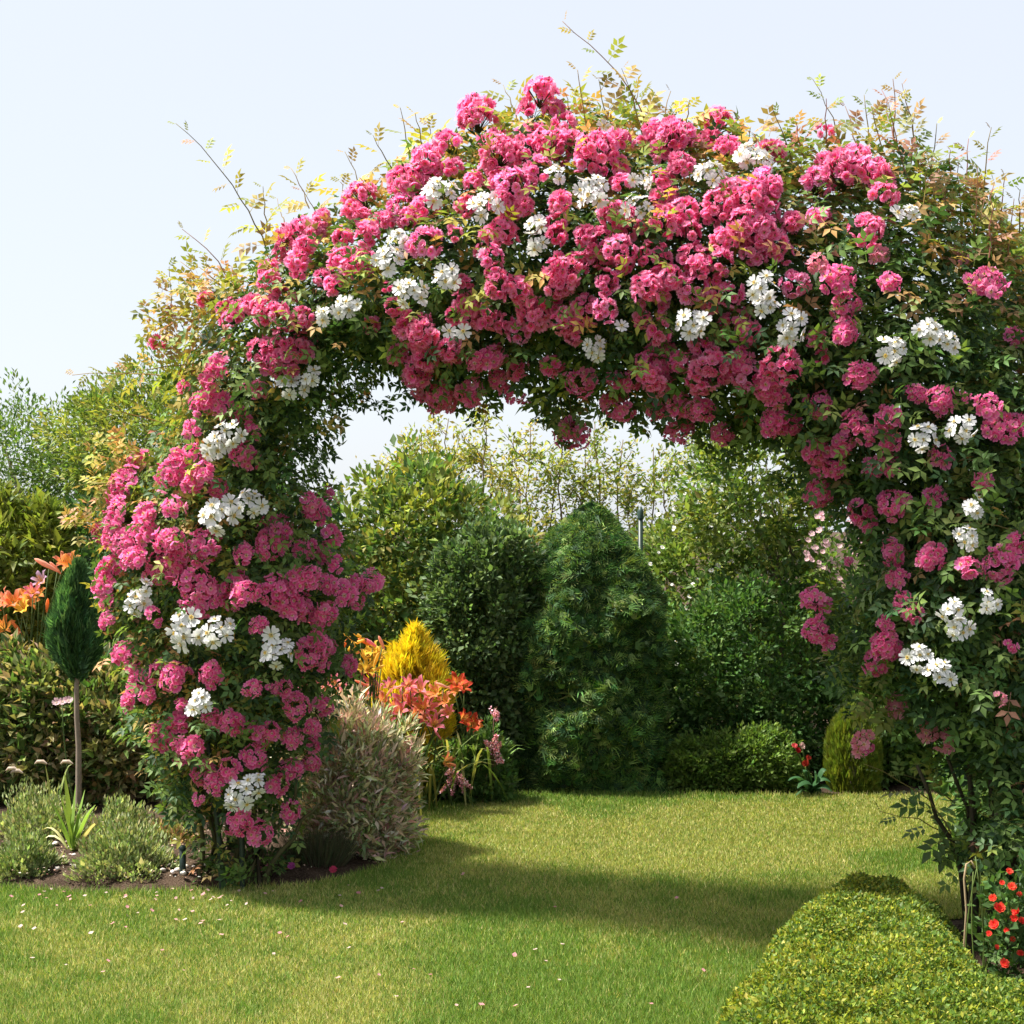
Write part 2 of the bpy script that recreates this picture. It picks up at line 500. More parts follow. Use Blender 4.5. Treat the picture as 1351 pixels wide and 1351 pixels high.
OLIVE_ = [(0.16, 0.19, 0.04), (0.19, 0.20, 0.045)]
def rose_foliage():
    bl, br = Buf(), Buf()
    n = 23000
    lens = np.linalg.norm(np.diff((ST[:, :2] + ST[:, 2:]) / 2, axis=0), axis=1)
    wid = np.linalg.norm(ST[:, :2] - ST[:, 2:], axis=1)
    w = lens * (wid[:-1] + wid[1:]) / 2
    # thin out the foot of the left column so stems show
    dens = np.ones(NS - 1); dens[0] = 0.40; dens[1] = 0.62; dens[-1] = .55; dens[-2] = .8
    w = w * dens
    seg = R.choice(NS - 1, n, p=w / w.sum())
    t = seg + R.random(n)
    rad = R.random(n) ** 0.38 * 1.0
    th = R.random(n) * 2 * math.pi
    s, u = rad * np.cos(th), rad * np.sin(th)
    u = np.where((u > 0.3) & (R.random(n) < .45), -u, u)
    p, d, b, o = band(t, s)
    keep = ~((s < -.55) & (t > 5) & (t < 11) & (R.random(n) < .45))
    t, s, u, p, d, b, o = (q[keep] for q in (t, s, u, p, d, b, o)); n = len(t)
    pos = P(p[:, 0], p[:, 1], d + b * u)
    pos += R.normal(size=(n, 3)) * 0.025
    out = unit(np.stack([o[:, 0] * s, u, -o[:, 1] * s], 1) + 1e-6)
    goldp = np.clip((s - 0.35) * 1.1, 0, .65) * np.clip((640 - p[:, 1]) / 160, 0, 1) + 0.05
    goldp = goldp + 0.25 * (p[:, 0] < 300) * (s > 0) + 0.12 * (R.random(n) < .2)
    isg = R.random(n) < goldp
    col = np.where(isg[:, None], np.where((p[:, 0] > 1000)[:, None], pick(BRONZE, n), pick(GOLD, n)), pick(GREEN, n))
    ydir = unit(out * .7 + rdir(n) * .7 + np.array([0, 0, -.05]))
    z = unit(np.array([0, 0, .75]) + out * .75 + rdir(n) * .55)
    ln = R.uniform(0.075, 0.125, n)
    pos = pos - ydir * ln[:, None] * .5
    left = p[:, 0] < SPLIT
    pos[:, 2] = np.maximum(pos[:, 2], 0.03)
    for m, bb in ((left, bl), (~left, br)):
        place(bb, ROSELEAF, pos[m], ydir[m], z[m], ln[m], ln[m], jitter(col[m], .2))
    n = 850
    t = 1.0 + R.random(n) * (NS - 4.2); s = R.uniform(-.95, .95, n)
    p, d, b, o = band(t, s)
    c = np.sqrt(1 - s ** 2)
    pos = P(p[:, 0], p[:, 1], d - b * c - .05 - .05 * R.random(n))
    out = unit(np.stack([o[:, 0] * s, -c, -o[:, 1] * s], 1))
    isg = R.random(n) < np.where(p[:, 1] < 430, .6, np.where((p[:, 0] < 300) & (p[:, 1] < 760), .5, .04))
    col = np.where(isg[:, None], np.where((p[:, 0] > 1000)[:, None], pick(BRONZE[:3] + GOLD, n), pick(GOLD[:4] + OLIVE_, n)), pick(GREEN[1:] + [(0.10, 0.15, 0.04)], n))
    ydir = unit(out * .5 + rdir(n) * .8 + np.array([0, 0, .1])); z = unit(np.array([0, 0, .6]) + out * .9 + rdir(n) * .5)
    ln = R.uniform(.07, .115, n)
    left = p[:, 0] < SPLIT
    for m, bb in ((left, bl), (~left, br)):
        place(bb, ROSELEAF, pos[m], ydir[m], z[m], ln[m], ln[m], jitter(col[m], .2))
    # loose sprays that leave the band: px, py, spread, number
    for x, y, r, k in ((736, 535, 26, 60), (752, 556, 18, 24), (500, 535, 13, 14), (1150, 905, 40, 70), (1115, 880, 30, 40), (1190, 955, 28, 36), (1120, 800, 30, 45),
                       (1235, 1005, 18, 20), (1050, 630, 24, 26), (960, 600, 30, 36),
                       (232, 1040, 22, 36), (246, 1072, 16, 22), (160, 640, 40, 70), (110, 690, 26, 30), (230, 420, 50, 90), (270, 380, 36, 50), (150, 600, 30, 40),
                       (1280, 1120, 30, 60), (1330, 1100, 40, 60)):
        pt, nn, tt, s0 = front(x, y, 0)
        q = rdir(k) * R.random((k, 1)) ** .6 * r / FPX * 6.0
        pp = pt + q
        yy = unit(q * 3 + rdir(k) * .7)
        g = (y < 720 and x < 300)
        col = pick(GOLD, k) if g else pick(GREEN + GOLD[3:4], k)
        place(bl if x < SPLIT else br, ROSELEAF, pp, yy, unit(np.array([0, -.4, .8]) + rdir(k) * .6), R.uniform(.07, .11, k), R.uniform(.07, .11, k), jitter(col, .2))
    part('foliage', bl, M_LEAF, rose_l, kind='stuff')
    part('foliage', br, M_LEAF, rose_r, kind='stuff')
rose_foliage()

# canes: from the foot up through the band
def canes():
    cl, cr, cw = Buf(), Buf(), Buf()
    for b, t0, t1, k, foot in ((cl, 0, 12.5, 9, (300, 6.2)), (cr, NS - 1.01, 12.0, 9, (1335, 5.15)), (cw, 0, NS - 1.01, 3, (345, 6.1))):
        for i in range(k):
            n = 26
            t = np.linspace(t0, t1, n)
            s0, u0 = R.uniform(-.5, .4), R.uniform(-.25, .6)
            s = s0 + np.cumsum(R.normal(size=n) * .07); u = u0 + np.cumsum(R.normal(size=n) * .07)
            s, u = np.clip(s, -.6, .5), np.clip(u, -.35, .7)
            p, d, bb, _ = band(t, s)
            pts = P(p[:, 0], p[:, 1], d + bb * u)
            pts[0] = ground_base(foot[0] + R.uniform(-45, 45), foot[1] + R.uniform(-.15, .15))
            col = pick([(0.07, 0.08, 0.03), (0.10, 0.075, 0.045), (0.06, 0.05, 0.03)], 1)[0]
            tube(b, pts, np.linspace(.011, .004, n), col)
    part('canes', cl, M_BARK, rose_l); part('canes', cr, M_BARK, rose_r); part('canes', cw, M_BARK, rose_w)
    # thin bare stems seen at the foot of both legs
    b = Buf()
    for x0, x1, y1 in ((262, 250, 1010), (275, 300, 960), (300, 335, 1000), (318, 390, 1030), (332, 300, 1020), (290, 262, 1060), (345, 420, 1060), (310, 315, 930)):
        tube(b, curve(ground_base(x0, 6.05 + R.uniform(-.1, .2)), P(x1, y1, 5.95), (0.02, 0, 0.04), 7, .012), np.linspace(.012, .006, 7), (0.08, 0.075, 0.035))
    part('lower_stems', b, M_BARK, rose_l)
    b = Buf()
    for x0, x1, y1 in ((1272, 1250, 1000), (1285, 1262, 940), (1300, 1290, 900), (1318, 1330, 880), (1278, 1210, 1010), (1340, 1345, 900), (1265, 1275, 930)):
        tube(b, curve(ground_base(x0, 5.12 + R.uniform(-.1, .2)), P(x1, y1, 5.05), (0.03, 0, 0.04), 7, .012), np.linspace(.012, .006, 7), (0.06, 0.05, 0.03))
    part('lower_stems', b, M_BARK, rose_r)
canes()

# shoots standing out of the band: base px, tip px, leaf colours
def shoot(parent, b0, b1, pal, bend=0.0, leaf=0.125, every=0.045):
    pt, nn, t, s = front(b0[0], b0[1], 0)
    d = pt[1] + R.uniform(-.05, .25)
    a, c = P(b0[0], b0[1], d), P(b1[0], b1[1], d + R.uniform(-.15, .1))
    L = np.linalg.norm(c - a)
    n = max(6, int(L / 0.05))
    pts = curve(a, c, (bend * L, 0, abs(bend) * L * .3), n, .004)
    b = Buf()
    tube(b, pts, np.linspace(.0030, .0012, n), pick(pal, 1)[0] + np.array([.08, .02, .02]), 4)
    k = max(5, int(L / every))
    tt = np.linspace(.05, .985, k)
    idx = tt * (n - 1); i = idx.astype(int); f = (idx - i)[:, None]; i = np.minimum(i, n - 2)
    pos = pts[i] * (1 - f) + pts[i + 1] * f
    ax = unit(pts[-1] - pts[0])
    side = np.where(np.arange(k) % 2 == 0, 1.0, -1.0)[:, None] * unit(np.cross(ax, np.array([0, 1., 0])))
    ang = R.uniform(0, .9, (k, 1))
    yd = unit(side * (1 - .3 * ang) + rdir(k) * .45 + ax * (.25 + tt[:, None] * .8))
    ln = leaf * (1.1 - .75 * tt ** 2) * R.uniform(.75, 1.2, k)
    place(b, ROSELEAF7, pos, yd, unit(np.array([0, -.35, 1.0]) + rdir(k) * .6), ln, ln, jitter(pick(pal, k), .2))
    part('shoot', b, M_LEAF, parent)
OLIVE = [(0.22, 0.21, 0.045), (0.17, 0.19, 0.04), (0.30, 0.24, 0.07), (0.26, 0.17, 0.08)]
for b0, b1, bd in (((352, 332), (232, 163), .07), ((318, 392), (240, 302), .06), ((224, 440), (223, 352), .02), ((408, 275), (384, 222), .02), ((352, 305), (347, 246), 0),
                   ((376, 298), (366, 262), 0), ((300, 388), (262, 352), .03), ((290, 400), (238, 345), .02), ((262, 420), (205, 425), .05), ((478, 262), (455, 200), .03),
                   ((462, 268), (449, 240), 0), ((520, 232), (492, 178), .03), ((540, 215), (528, 142), .02), ((560, 205), (548, 150), .02), ((575, 200), (566, 165), 0),
                   ((682, 160), (664, 112), .03), ((250, 480), (130, 500), .08), ((235, 500), (95, 495), .1), ((220, 560), (140, 540), .05), ((180, 640), (105, 640), .06),
                   ((175, 690), (98, 690), .05), ((420, 290), (398, 250), 0)):
    shoot(rose_l, b0, b1, OLIVE + GOLD[:2], bd)
for b0, b1, bd in (((862, 195), (742, 28), .09), ((775, 178), (762, 92), .01), ((800, 170), (790, 105), .02), ((835, 165), (842, 118), 0), ((850, 190), (820, 90), .02),
                   ((905, 175), (910, 132), 0), ((880, 170), (893, 142), 0), ((760, 170), (745, 122), 0), ((985, 205), (990, 168), 0), ((870, 180), (885, 120), .0)):
    shoot(rose_r, b0, b1, OLIVE, bd)
for b0, b1, bd in (((1045, 215), (1018, 140), .03), ((1110, 190), (1072, 104), .04), ((1150, 195), (1140, 125), .0), ((1178, 215), (1178, 104), .0), ((1212, 235), (1190, 110), .03),
                   ((1185, 200), (1163, 118), .01), ((1228, 240), (1236, 163), -.02), ((1275, 260), (1278, 183), 0), ((1250, 260), (1254, 198), 0), ((1296, 270), (1308, 168), -.02),
                   ((1318, 300), (1326, 232), 0), ((1345, 310), (1346, 250), 0), ((1130, 190), (1115, 140), 0), ((1090, 190), (1090, 130), 0), ((1200, 230), (1207, 150), 0),
                   ((1060, 205), (1050, 160), 0), ((1268, 300), (1265, 215), 0), ((1240, 300), (1222, 200), 0), ((1285, 320), (1290, 220), 0), ((1225, 290), (1205, 190), 0),
                   ((1165, 200), (1150, 140), 0), ((1195, 230), (1172, 135), .01), ((1305, 340), (1312, 240), 0), ((1258, 330), (1245, 230), 0), ((1330, 340), (1338, 262), 0),
                   ((1215, 300), (1225, 215), 0), ((1280, 350), (1300, 260), 0)):
    shoot(rose_r, b0, b1, BRONZE + OLIVE[:1], bd, every=0.034, leaf=.105)
for b0, b1, bd in (((742, 500), (754, 574), .02), ((728, 500), (716, 560), -.03), ((736, 505), (742, 556), .0), ((1255, 1100), (1140, 1008), .12), ((1262, 1110), (1160, 1070), .1), ((1260, 1060), (1185, 1020), .06), ((1180, 930), (1120, 905), .05),
                   ((1340, 700), (1270, 690), .05), ((1345, 560), (1285, 470), .05), ((1120, 620), (1200, 615), .05), ((1140, 870), (1100, 900), .02)):
    shoot(rose_r, b0, b1, [(0.09, 0.14, 0.04), (0.07, 0.11, 0.03), (0.16, 0.18, 0.05)], bd, leaf=.13)

# ---------- flowers
PINK_D = [np.array(c) for c in ((0.91, 0.085, 0.37), (0.93, 0.15, 0.44), (0.88, 0.05, 0.32), (0.94, 0.27, 0.52), (0.93, 0.16, 0.38))]
PINK_O = [np.array(c) for c in ((0.90, 0.075, 0.36), (0.93, 0.13, 0.42), (0.85, 0.05, 0.31), (0.93, 0.19, 0.44))]
PALE = [np.array(c) for c in ((0.85, 0.30, 0.42), (0.82, 0.26, 0.36))]

def flower(base, eye, tip, eye_c, npet=5, rings=1, cup=.35, wide=1.0, notch=.08):
    b = Buf()
    for ring in range(rings):
        sc_ = 1 - .34 * ring
        for i in range(npet):
            a = (i + .5 * ring) / npet * 2 * math.pi + R.normal() * .08
            cu = cup + .45 * ring + R.normal() * .12
            w = wide * R.uniform(.9, 1.1)
            v = np.array([(0, .08, 0), (-.34 * w, .5, 0.02), (0, .52, -.05), (.34 * w, .5, .02),
                          (-.47 * w, .84, .03), (-.22 * w, 1.0, R.normal() * .05), (0, 1 - notch, -.03), (.22 * w, 1.0, R.normal() * .05), (.47 * w, .84, .03)])
            v[:, 2] += cu * v[:, 1] ** 2 - (.35 * cu) * np.clip(v[:, 1] - .7, 0, 1)
            v[4:, 2] += R.normal(size=5) * (.09 if rings > 1 else .05)
            v *= sc_ * R.uniform(.92, 1.05)
            v[:, 2] += .04 * ring
            c, s = math.cos(a), math.sin(a)
            v = np.stack([v[:, 0] * c - v[:, 1] * s, v[:, 0] * s + v[:, 1] * c, v[:, 2]], 1)
            f = [(0, 3, 2), (0, 2, 1), (1, 2, 4), (4, 2, 5), (5, 2, 6), (6, 2, 7), (7, 2, 8), (8, 2, 3)]
            k = np.clip(base * np.exp(R.normal() * .10), 0, .95)
            t = np.clip(tip, 0, .95)
            C = np.array([eye, k, k * .93, k, t, t, t * .97, t, t])
            b.add(v, f, C)
    n = 6
    a = np.arange(n) / n * 2 * math.pi
    rr = .27 if rings == 1 else .18
    v = np.concatenate([[(0, 0, .10)], np.stack([rr * np.cos(a), rr * np.sin(a), np.full(n, .09 + .3 * cup * rr)], 1)])
    b.add(v, [(0, i + 1, (i + 1) % n + 1) for i in range(n)], np.array([eye_c * .5] + [np.clip(eye, 0, .95)] * n))
    n = 9
    for i in range(n):
        a = i / n * 2 * math.pi + R.random() * .4
        d = np.array([math.cos(a), math.sin(a), 0]); q = np.array([-d[1], d[0], 0])
        L = R.uniform(.12, .24)
        b.add([d * .08 - q * .02 + (0, 0, .08), d * .08 + q * .02 + (0, 0, .08), d * L + q * .045 + (0, 0, .22), d * L - q * .045 + (0, 0, .22)], [(0, 1, 2), (0, 2, 3)], eye_c)
    return b

YEL = np.array([0.75, 0.50, 0.06])
F_DENSE = [flower(PINK_D[i % 5] * np.array([1, .85, .9]), PINK_D[i % 5] * .5 + np.array([.4, .22, .14]), PINK_D[i % 5] * .55 + np.array([.41, .29, .34]), YEL * .8, 5, 2, .55, 1.1) for i in range(10)]
F_OPEN = [flower(PINK_O[i % 4], np.array([.90, .74, .70]), PINK_O[i % 4] * .65 + np.array([.33, .25, .29]), YEL, 5, 1, R.uniform(.15, .45), 1.05) for i in range(7)]
F_PALE = [flower(PALE[i % 2], np.array([.85, .7, .6]), PALE[i % 2] * .8 + .12, YEL, 5, 1, R.uniform(.3, .6), 1.0) for i in range(4)]
F_WHITE = [flower(np.array([.78, .78, .77]), np.array([.76, .76, .55]), np.array([.82, .82, .83]), np.array([.72, .46, .05]), 5 + (i % 3 == 0), 1, R.uniform(.0, .22), .92 if i % 3 else .8, .17) for i in range(8)]
ME_OPEN = [f.mesh('rose_flower', M_PETAL, True) for f in F_OPEN]
ME_PALE = [f.mesh('rose_flower', M_PETAL, True) for f in F_PALE]
ME_WHITE = [f.mesh('white_rose_flower', M_WHITE, True) for f in F_WHITE]

def frame(n, roll=None):
    n = unit(np.array(n, float))
    ref = np.array([0, 0, 1.]) if abs(n[2]) < .9 else np.array([1., 0, 0])
    x = unit(np.cross(ref, n)); y = np.cross(n, x)
    a = R.random() * 6.283 if roll is None else roll
    return np.stack([x * math.cos(a) + y * math.sin(a), -x * math.sin(a) + y * math.cos(a), n], 1)

def dome(n, cap=1.75):
    """n points spread over a dome (axis +Z), angles up to cap"""
    i = np.arange(n) + .5
    ph = np.arccos(1 - i / n * (1 - math.cos(cap)))
    th = i * 2.39996 + R.random() * 6
    v = np.stack([np.sin(ph) * np.cos(th), np.sin(ph) * np.sin(th), np.cos(ph)], 1)
    return unit(v + R.normal(size=v.shape) * .12)

SIZES = {'s': (4, .60), 'm': (9, .47), 'l': (16, .37), 'x': (26, .30)}
def size_of(r):
    return 's' if r < 11.5 else 'm' if r < 16.5 else 'l' if r < 21.5 else 'x'

def cluster_frame_buf(pts, rf):
    """pedicels, calyces and a few buds that carry the flowers of one truss (unit radius)"""
    b = Buf()
    for q in pts:
        tube(b, curve((0, 0, -.9), q * (1 - rf * .3), (0, 0, .05), 3), (.035, .025, .025), (0.09, 0.13, 0.04), 3)
    for q in dome(max(2, len(pts) // 3), 1.9):
        o = q * .95
        tube(b, [o - q * .12, o - q * .03, o + q * .08], (.03, .07, .02), (0.55, 0.10, 0.16) if R.random() < .6 else (.12, .16, .05), 4)
    return b

ME_DENSE = {}
for key, (n, rf) in SIZES.items():
    ME_DENSE[key] = []
    for v in range(9):
        nn = int(n * 1.55)
        pts = dome(nn, 1.9)[R.random(nn) < .88]
        sq = np.array([R.uniform(.8, 1.25), R.uniform(.8, 1.2), R.uniform(.7, .95)])
        b = cluster_frame_buf(pts, rf)
        shade = np.array([1, 1, 1]) * np.exp(R.normal() * .08) + np.array([.02, .16, .14]) * max(0, R.normal() * 1.0) + np.array([0, -.02, -.03]) * R.random()
        for q in pts:
            f = F_DENSE[R.integers(len(F_DENSE))]
            V, F, C = f.arrays()
            M = frame(unit(q + R.normal(size=3) * .30 + np.array([0, 0, .12])))
            o = q * sq * (1 - rf * .55) * R.uniform(.80, 1.14)
            b.add(V * rf * R.uniform(.74, 1.05) @ M.T + o, F, np.clip(C * shade, 0, .95))
        ME_DENSE[key].append(b.mesh('flower_cluster', M_PETAL))
OPEN_SET = {}
for key, (n, rf) in SIZES.items():
    OPEN_SET[key] = []
    for v in range(4):
        pts = dome(n, 1.4) * R.uniform(.82, 1.22, (n, 1)) * np.array([R.uniform(.8, 1.2), R.uniform(.8, 1.2), .9])
        OPEN_SET[key].append((pts, rf, cluster_frame_buf(pts, rf).mesh('flower_cluster', M_PETAL)))
ME_OPEN_JOINED = {}
for key, sets in OPEN_SET.items():
    ME_OPEN_JOINED[key] = []
    for pts, rf, _ in sets:
        b = cluster_frame_buf(pts, rf)
        for q in pts:
            V, F, C = F_OPEN[R.integers(len(F_OPEN))].arrays()
            b.add(V * rf * R.uniform(.95, 1.2) @ frame(unit(q + R.normal(size=3) * .25)).T + q * np.array([1, 1, .75]) * (1 - rf * .5), F, C)
        ME_OPEN_JOINED[key].append(b.mesh('flower_cluster', M_PETAL))

PINKS = """179 612 16,167 638 22,151 658 14,156 684 22,133 702 14,147 707 18,196 678 16,193 702 20,167 720 18,182 738 18,142 749 19,142 771 19,137 793 14,149 820 12,233 620 26,256 604 18,
260 636 20,276 624 14,233 669 15,287 644 14,320 604 20,224 713 20,238 733 20,269 720 22,211 751 22,231 749 16,260 773 24,269 791 24,284 780 14,311 773 18,329 784 18,309 793 14,324 731 14,
358 707 24,351 720 18,362 782 22,375 795 20,207 809 10,211 824 8,395 760 14,395 802 18,344 824 12,420 678 18,415 664 14,438 707 16,435 649 10,400 724 16,424 735 12,443 744 10,407 760 18,
433 769 13,460 771 14,453 784 16,471 795 12,491 764 16,486 775 12,431 811 16,415 818 12,391 806 14,409 862 20,420 847 18,431 853 12,427 875 10,458 882 17,340 907 13,362 904 9,377 905 12,
391 929 18,424 931 14,162 864 18,172 879 12,185 900 16,209 890 16,230 892 18,180 921 18,198 915 13,242 890 10,281 895 18,237 931 11,214 972 20,232 957 16,240 978 12,261 983 16,276 949 13,
305 952 18,318 960 11,237 1004 12,266 1022 17,287 1029 14,305 1014 15,266 1048 8,336 996 17,338 965 13,359 965 12,341 978 10,385 975 14,411 980 15,413 1009 13,385 1017 16,367 1035 15,411 957 12,
320 1081 17,307 1089 11,343 1099 17,380 1071 14,393 311 26,373 327 18,411 302 18,402 327 16,395 347 14,424 284 13,475 262 20,464 278 14,478 284 12,451 309 14,484 315 16,451 344 16,478 344 20,
464 353 14,544 240 24,562 233 20,527 276 18,509 291 12,558 278 16,540 287 14,562 324 20,424 362 12,436 376 13,358 371 16,367 391 16,353 358 12,393 362 10,329 400 14,318 409 14,307 420 12,
353 416 16,369 411 14,396 416 14,382 451 22,349 462 20,373 471 24,396 460 18,356 482 16,489 424 12,327 511 10,511 380 8,522 407 12,549 433 20,562 442 18,533 438 16,529 467 14,549 480 18,562 469 16,
549 502 16,287 480 16,280 503 16,267 533 18,277 530 14,260 567 14,290 537 16,313 547 12,327 560 10,337 567 10,337 517 14,248 512 10,207 457 10,216 450 9,295 402 12,275 396 10,
627 136 18,633 162 20,618 160 14,654 174 18,713 136 20,704 147 16,728 145 14,743 162 16,752 183 16,592 195 16,704 177 18,725 189 18,692 201 18,737 195 15,568 218 18,598 221 14,660 210 22,642 227 16,
678 204 16,627 236 14,675 248 20,660 242 14,692 239 14,707 227 16,784 201 24,772 212 16,805 218 18,793 198 14,820 189 16,820 242 12,870 177 20,888 189 20,612 266 14,678 278 14,692 275 14,663 272 16,
737 275 15,734 292 14,666 307 18,648 313 14,636 325 10,734 310 14,604 313 10,817 284 18,832 301 20,799 278 14,772 310 14,793 325 22,814 337 18,775 328 14,823 349 12,746 355 20,758 346 16,743 372 18,
731 384 12,648 346 14,654 358 12,612 375 12,627 408 20,610 396 14,642 420 16,598 414 12,657 381 18,684 387 18,707 414 20,692 399 14,725 405 16,743 423 18,758 440 14,775 405 18,796 414 14,666 426 14,
690 435 14,861 340 18,849 384 18,870 381 18,882 366 14,799 378 14,592 464 14,627 476 12,648 473 14,684 487 13,553 493 16,596 469 12,629 476 12,653 467 15,560 513 14,584 522 18,573 533 14,596 536 12,
620 513 16,624 529 12,607 520 12,656 500 14,669 520 10,696 527 10,731 489 14,767 507 20,756 573 22,946 160 18,939 176 16,892 182 24,881 173 14,874 200 18,957 198 14,897 224 18,877 231 14,879 256 16,
903 278 16,877 291 18,901 296 18,910 309 16,914 340 20,917 356 14,866 391 18,910 382 19,950 273 22,939 284 18,968 256 20,983 264 14,963 242 14,1006 242 18,1017 253 14,1006 269 16,983 300 22,
954 320 18,972 313 18,1001 307 20,1021 322 20,1034 331 14,994 336 16,950 344 16,1012 282 14,1046 291 14,1019 196 16,948 364 14,961 391 16,943 396 14,803 373 12,846 422 12,870 438 16,979 424 20,
990 438 14,881 471 24,861 484 18,896 478 14,854 502 18,870 507 16,832 498 12,812 502 12,928 453 16,934 493 24,921 502 18,961 489 16,979 473 16,983 496 16,1023 484 20,1017 502 16,1012 513 18,
1021 524 16,810 531 18,821 542 14,868 540 14,897 533 16,923 540 18,894 567 18,948 571 17,1021 556 18,1043 560 14,1113 225 26,1086 233 20,1143 228 20,1092 210 16,1164 236 16,1125 210 18,1161 260 17,
1092 278 16,1051 290 14,1078 284 12,1146 302 20,1161 328 12,1027 198 14,1083 174 10,1078 355 12,1048 376 16,1101 376 20,1116 400 17,1167 376 14,1279 337 9,1303 376 22,1345 447 14,1116 438 18,
1083 447 13,1089 468 10,1137 494 19,1016 515 18,1044 562 14,1029 559 16,1086 536 18,1078 598 20,1078 616 16,1096 621 14,1081 647 18,1075 658 14,1130 559 16,1114 585 16,1140 575 14,1171 549 20,
1171 585 14,1171 611 18,1156 616 14,1208 520 13,1236 525 17,1249 536 13,1265 528 8,1299 536 18,1325 569 24,1345 559 18,1247 603 16,1299 634 15,1239 658 15,1174 666 19,1135 673 16,1140 689 12,
1192 660 10,1177 730 18,1223 736 20,1177 764 14,1268 746 15,1312 744 22,1338 730 16,1340 712 12,1125 741 8,1070 789 16,1088 802 13,1078 833 18,1094 833 14,1099 854 12,1192 799 16,1203 810 12,
1169 825 12,1166 849 20,1153 872 19,1184 862 14,1177 929 15,1138 976 16,1148 992 10,1226 963 15,1244 976 15,1316 920 9,1325 851 8"""
WHITES = """283 588 18,303 573 20,290 680 26,331 664 19,182 795 18,192 776 12,247 831 25,289 833 20,367 862 21,358 838 11,266 926 16,253 936 10,315 1050 19,336 1035 15,582 254 22,525 316 14,513 342 19,
542 387 21,589 364 18,432 416 14,456 408 17,472 402 10,389 509 19,411 497 13,642 272 22,655 262 10,733 230 14,778 255 22,790 243 13,846 238 14,840 272 19,707 296 13,707 318 15,636 335 9,592 437 11,611 437 11,
820 430 9,783 461 16,796 167 11,936 229 20,990 206 20,1008 214 15,1006 380 20,1010 405 16,1045 431 20,1038 448 12,910 428 19,928 420 11,1184 281 11,1202 279 12,1177 462 21,1226 438 18,1250 450 16,
1218 577 19,1268 567 19,1286 668 15,1273 710 17,1306 792 15,1257 808 18,1264 828 17,1213 870 19,1239 885 16,1254 896 11"""
def parse(s):
    return [tuple(float(v) for v in q.split()) for q in s.replace('\n', '').split(',') if q.strip()]

def set_matrix(o, M3, loc, s, parent):
    base = np.array(parent['base']) if 'base' in parent else np.zeros(3)
    m = np.eye(4); m[:3, :3] = np.asarray(M3) * s; m[:3, 3] = np.asarray(loc) - base
    o.matrix_local = Matrix(m.tolist()) if False else Matrix([list(map(float, r)) for r in m])

flower_count = {rose_l.name: 0, rose_r.name: 0}
for x, y, r in parse(PINKS):
    pt, nn, t, s = front(x, y, 0.05)
    par = rose_l if x < SPLIT else rose_r
    n = unit(nn + np.array([0, -.25, .45]) + R.normal(size=3) * .18)
    M = frame(n)
    sc_ = r / FPX * pt[1] * (1.14 if y < 500 else 1.03)
    key = size_of(r)
    pt = pt + R.normal(size=3) * np.array([.005, .04, .005])
    pale = (x, y) in ((1138, 976), (1226, 963), (1244, 976), (1177, 929), (1161, 328), (1279, 337), (1316, 920), (1078, 355))
    if pale or y > 520 or (x > 1090 and y > 330) or (y > 470 and R.random() < .6):
        pts, rf, me = OPEN_SET[key][R.integers(4)]
        if pale or (flower_count[par.name] + len(pts) <= 300 and y > 540):
            o = bpy.data.objects.new('flower_cluster', me); COL.objects.link(o); o.parent = par
            set_matrix(o, M, pt, sc_, par)
            for q in pts:
                f = bpy.data.objects.new('flower', (ME_PALE if pale else ME_OPEN)[R.integers(4 if pale else len(ME_OPEN))]); COL.objects.link(f); f.parent = o
                fm = np.eye(4)
                fm[:3, :3] = frame(unit(q + R.normal(size=3) * .25)) * rf * R.uniform(.95, 1.2)
                fm[:3, 3] = q * np.array([1, 1, .75]) * (1 - rf * .5)
                f.matrix_local = Matrix([list(map(float, k)) for k in fm])
            flower_count[par.name] += len(pts)
        else:
            o = bpy.data.objects.new('flower_cluster', ME_OPEN_JOINED[key][R.integers(4)]); COL.objects.link(o); o.parent = par
            set_matrix(o, M, pt, sc_, par)
    else:
        o = bpy.data.objects.new('flower_cluster', ME_DENSE[key][R.integers(9)]); COL.objects.link(o); o.parent = par
        set_matrix(o, M, pt, sc_, par)

WHITE_SET = []
for n in (1, 3, 4, 5, 6, 7):
    pts = dome(n, 1.15) if n > 1 else np.array([[0, 0, 1.]])
    b = Buf()
    for q in pts:
        tube(b, curve((0, 0, -.8), q * .6, (0, 0, .05), 3), (.04, .03, .03), (0.09, 0.13, 0.04), 3)
    WHITE_SET.append((n, pts, b.mesh('flower_cluster', M_LEAF)))
for x, y, r in parse(WHITES):
    pt, nn, t, s = front(x, y, 0.15)
    n = unit(nn * .7 + np.array([0, -1.0, .35]) + R.normal(size=3) * .12)
    k = 0 if r < 11.9 else 1 if r < 13.5 else 2 if r < 16 else 3 if r < 18.5 else 4 if r < 21 else 5
    cnt, pts, me = WHITE_SET[k]
    sc_ = r / FPX * pt[1] * 1.1
    o = bpy.data.objects.new('flower_cluster', me); COL.objects.link(o); o.parent = rose_w
    set_matrix(o, frame(n), pt, sc_, rose_w)
    rf = 1.0 if cnt == 1 else (.72, .64, .58, .54, .52)[k - 1]
    for q in pts:
        f = bpy.data.objects.new('flower', ME_WHITE[R.integers(len(ME_WHITE))]); COL.objects.link(f); f.parent = o
        fm = np.eye(4)
        fm[:3, :3] = frame(unit(q * np.array([1, 1, 1.3]) + R.normal(size=3) * .28)) * rf * R.uniform(.8, 1.1)
        fm[:3, 3] = q * np.array([1.12, 1.12, .40]) * (1 - rf * .42) if cnt > 1 else (0, 0, 0)
        f.matrix_local = Matrix([list(map(float, kk)) for kk in fm])

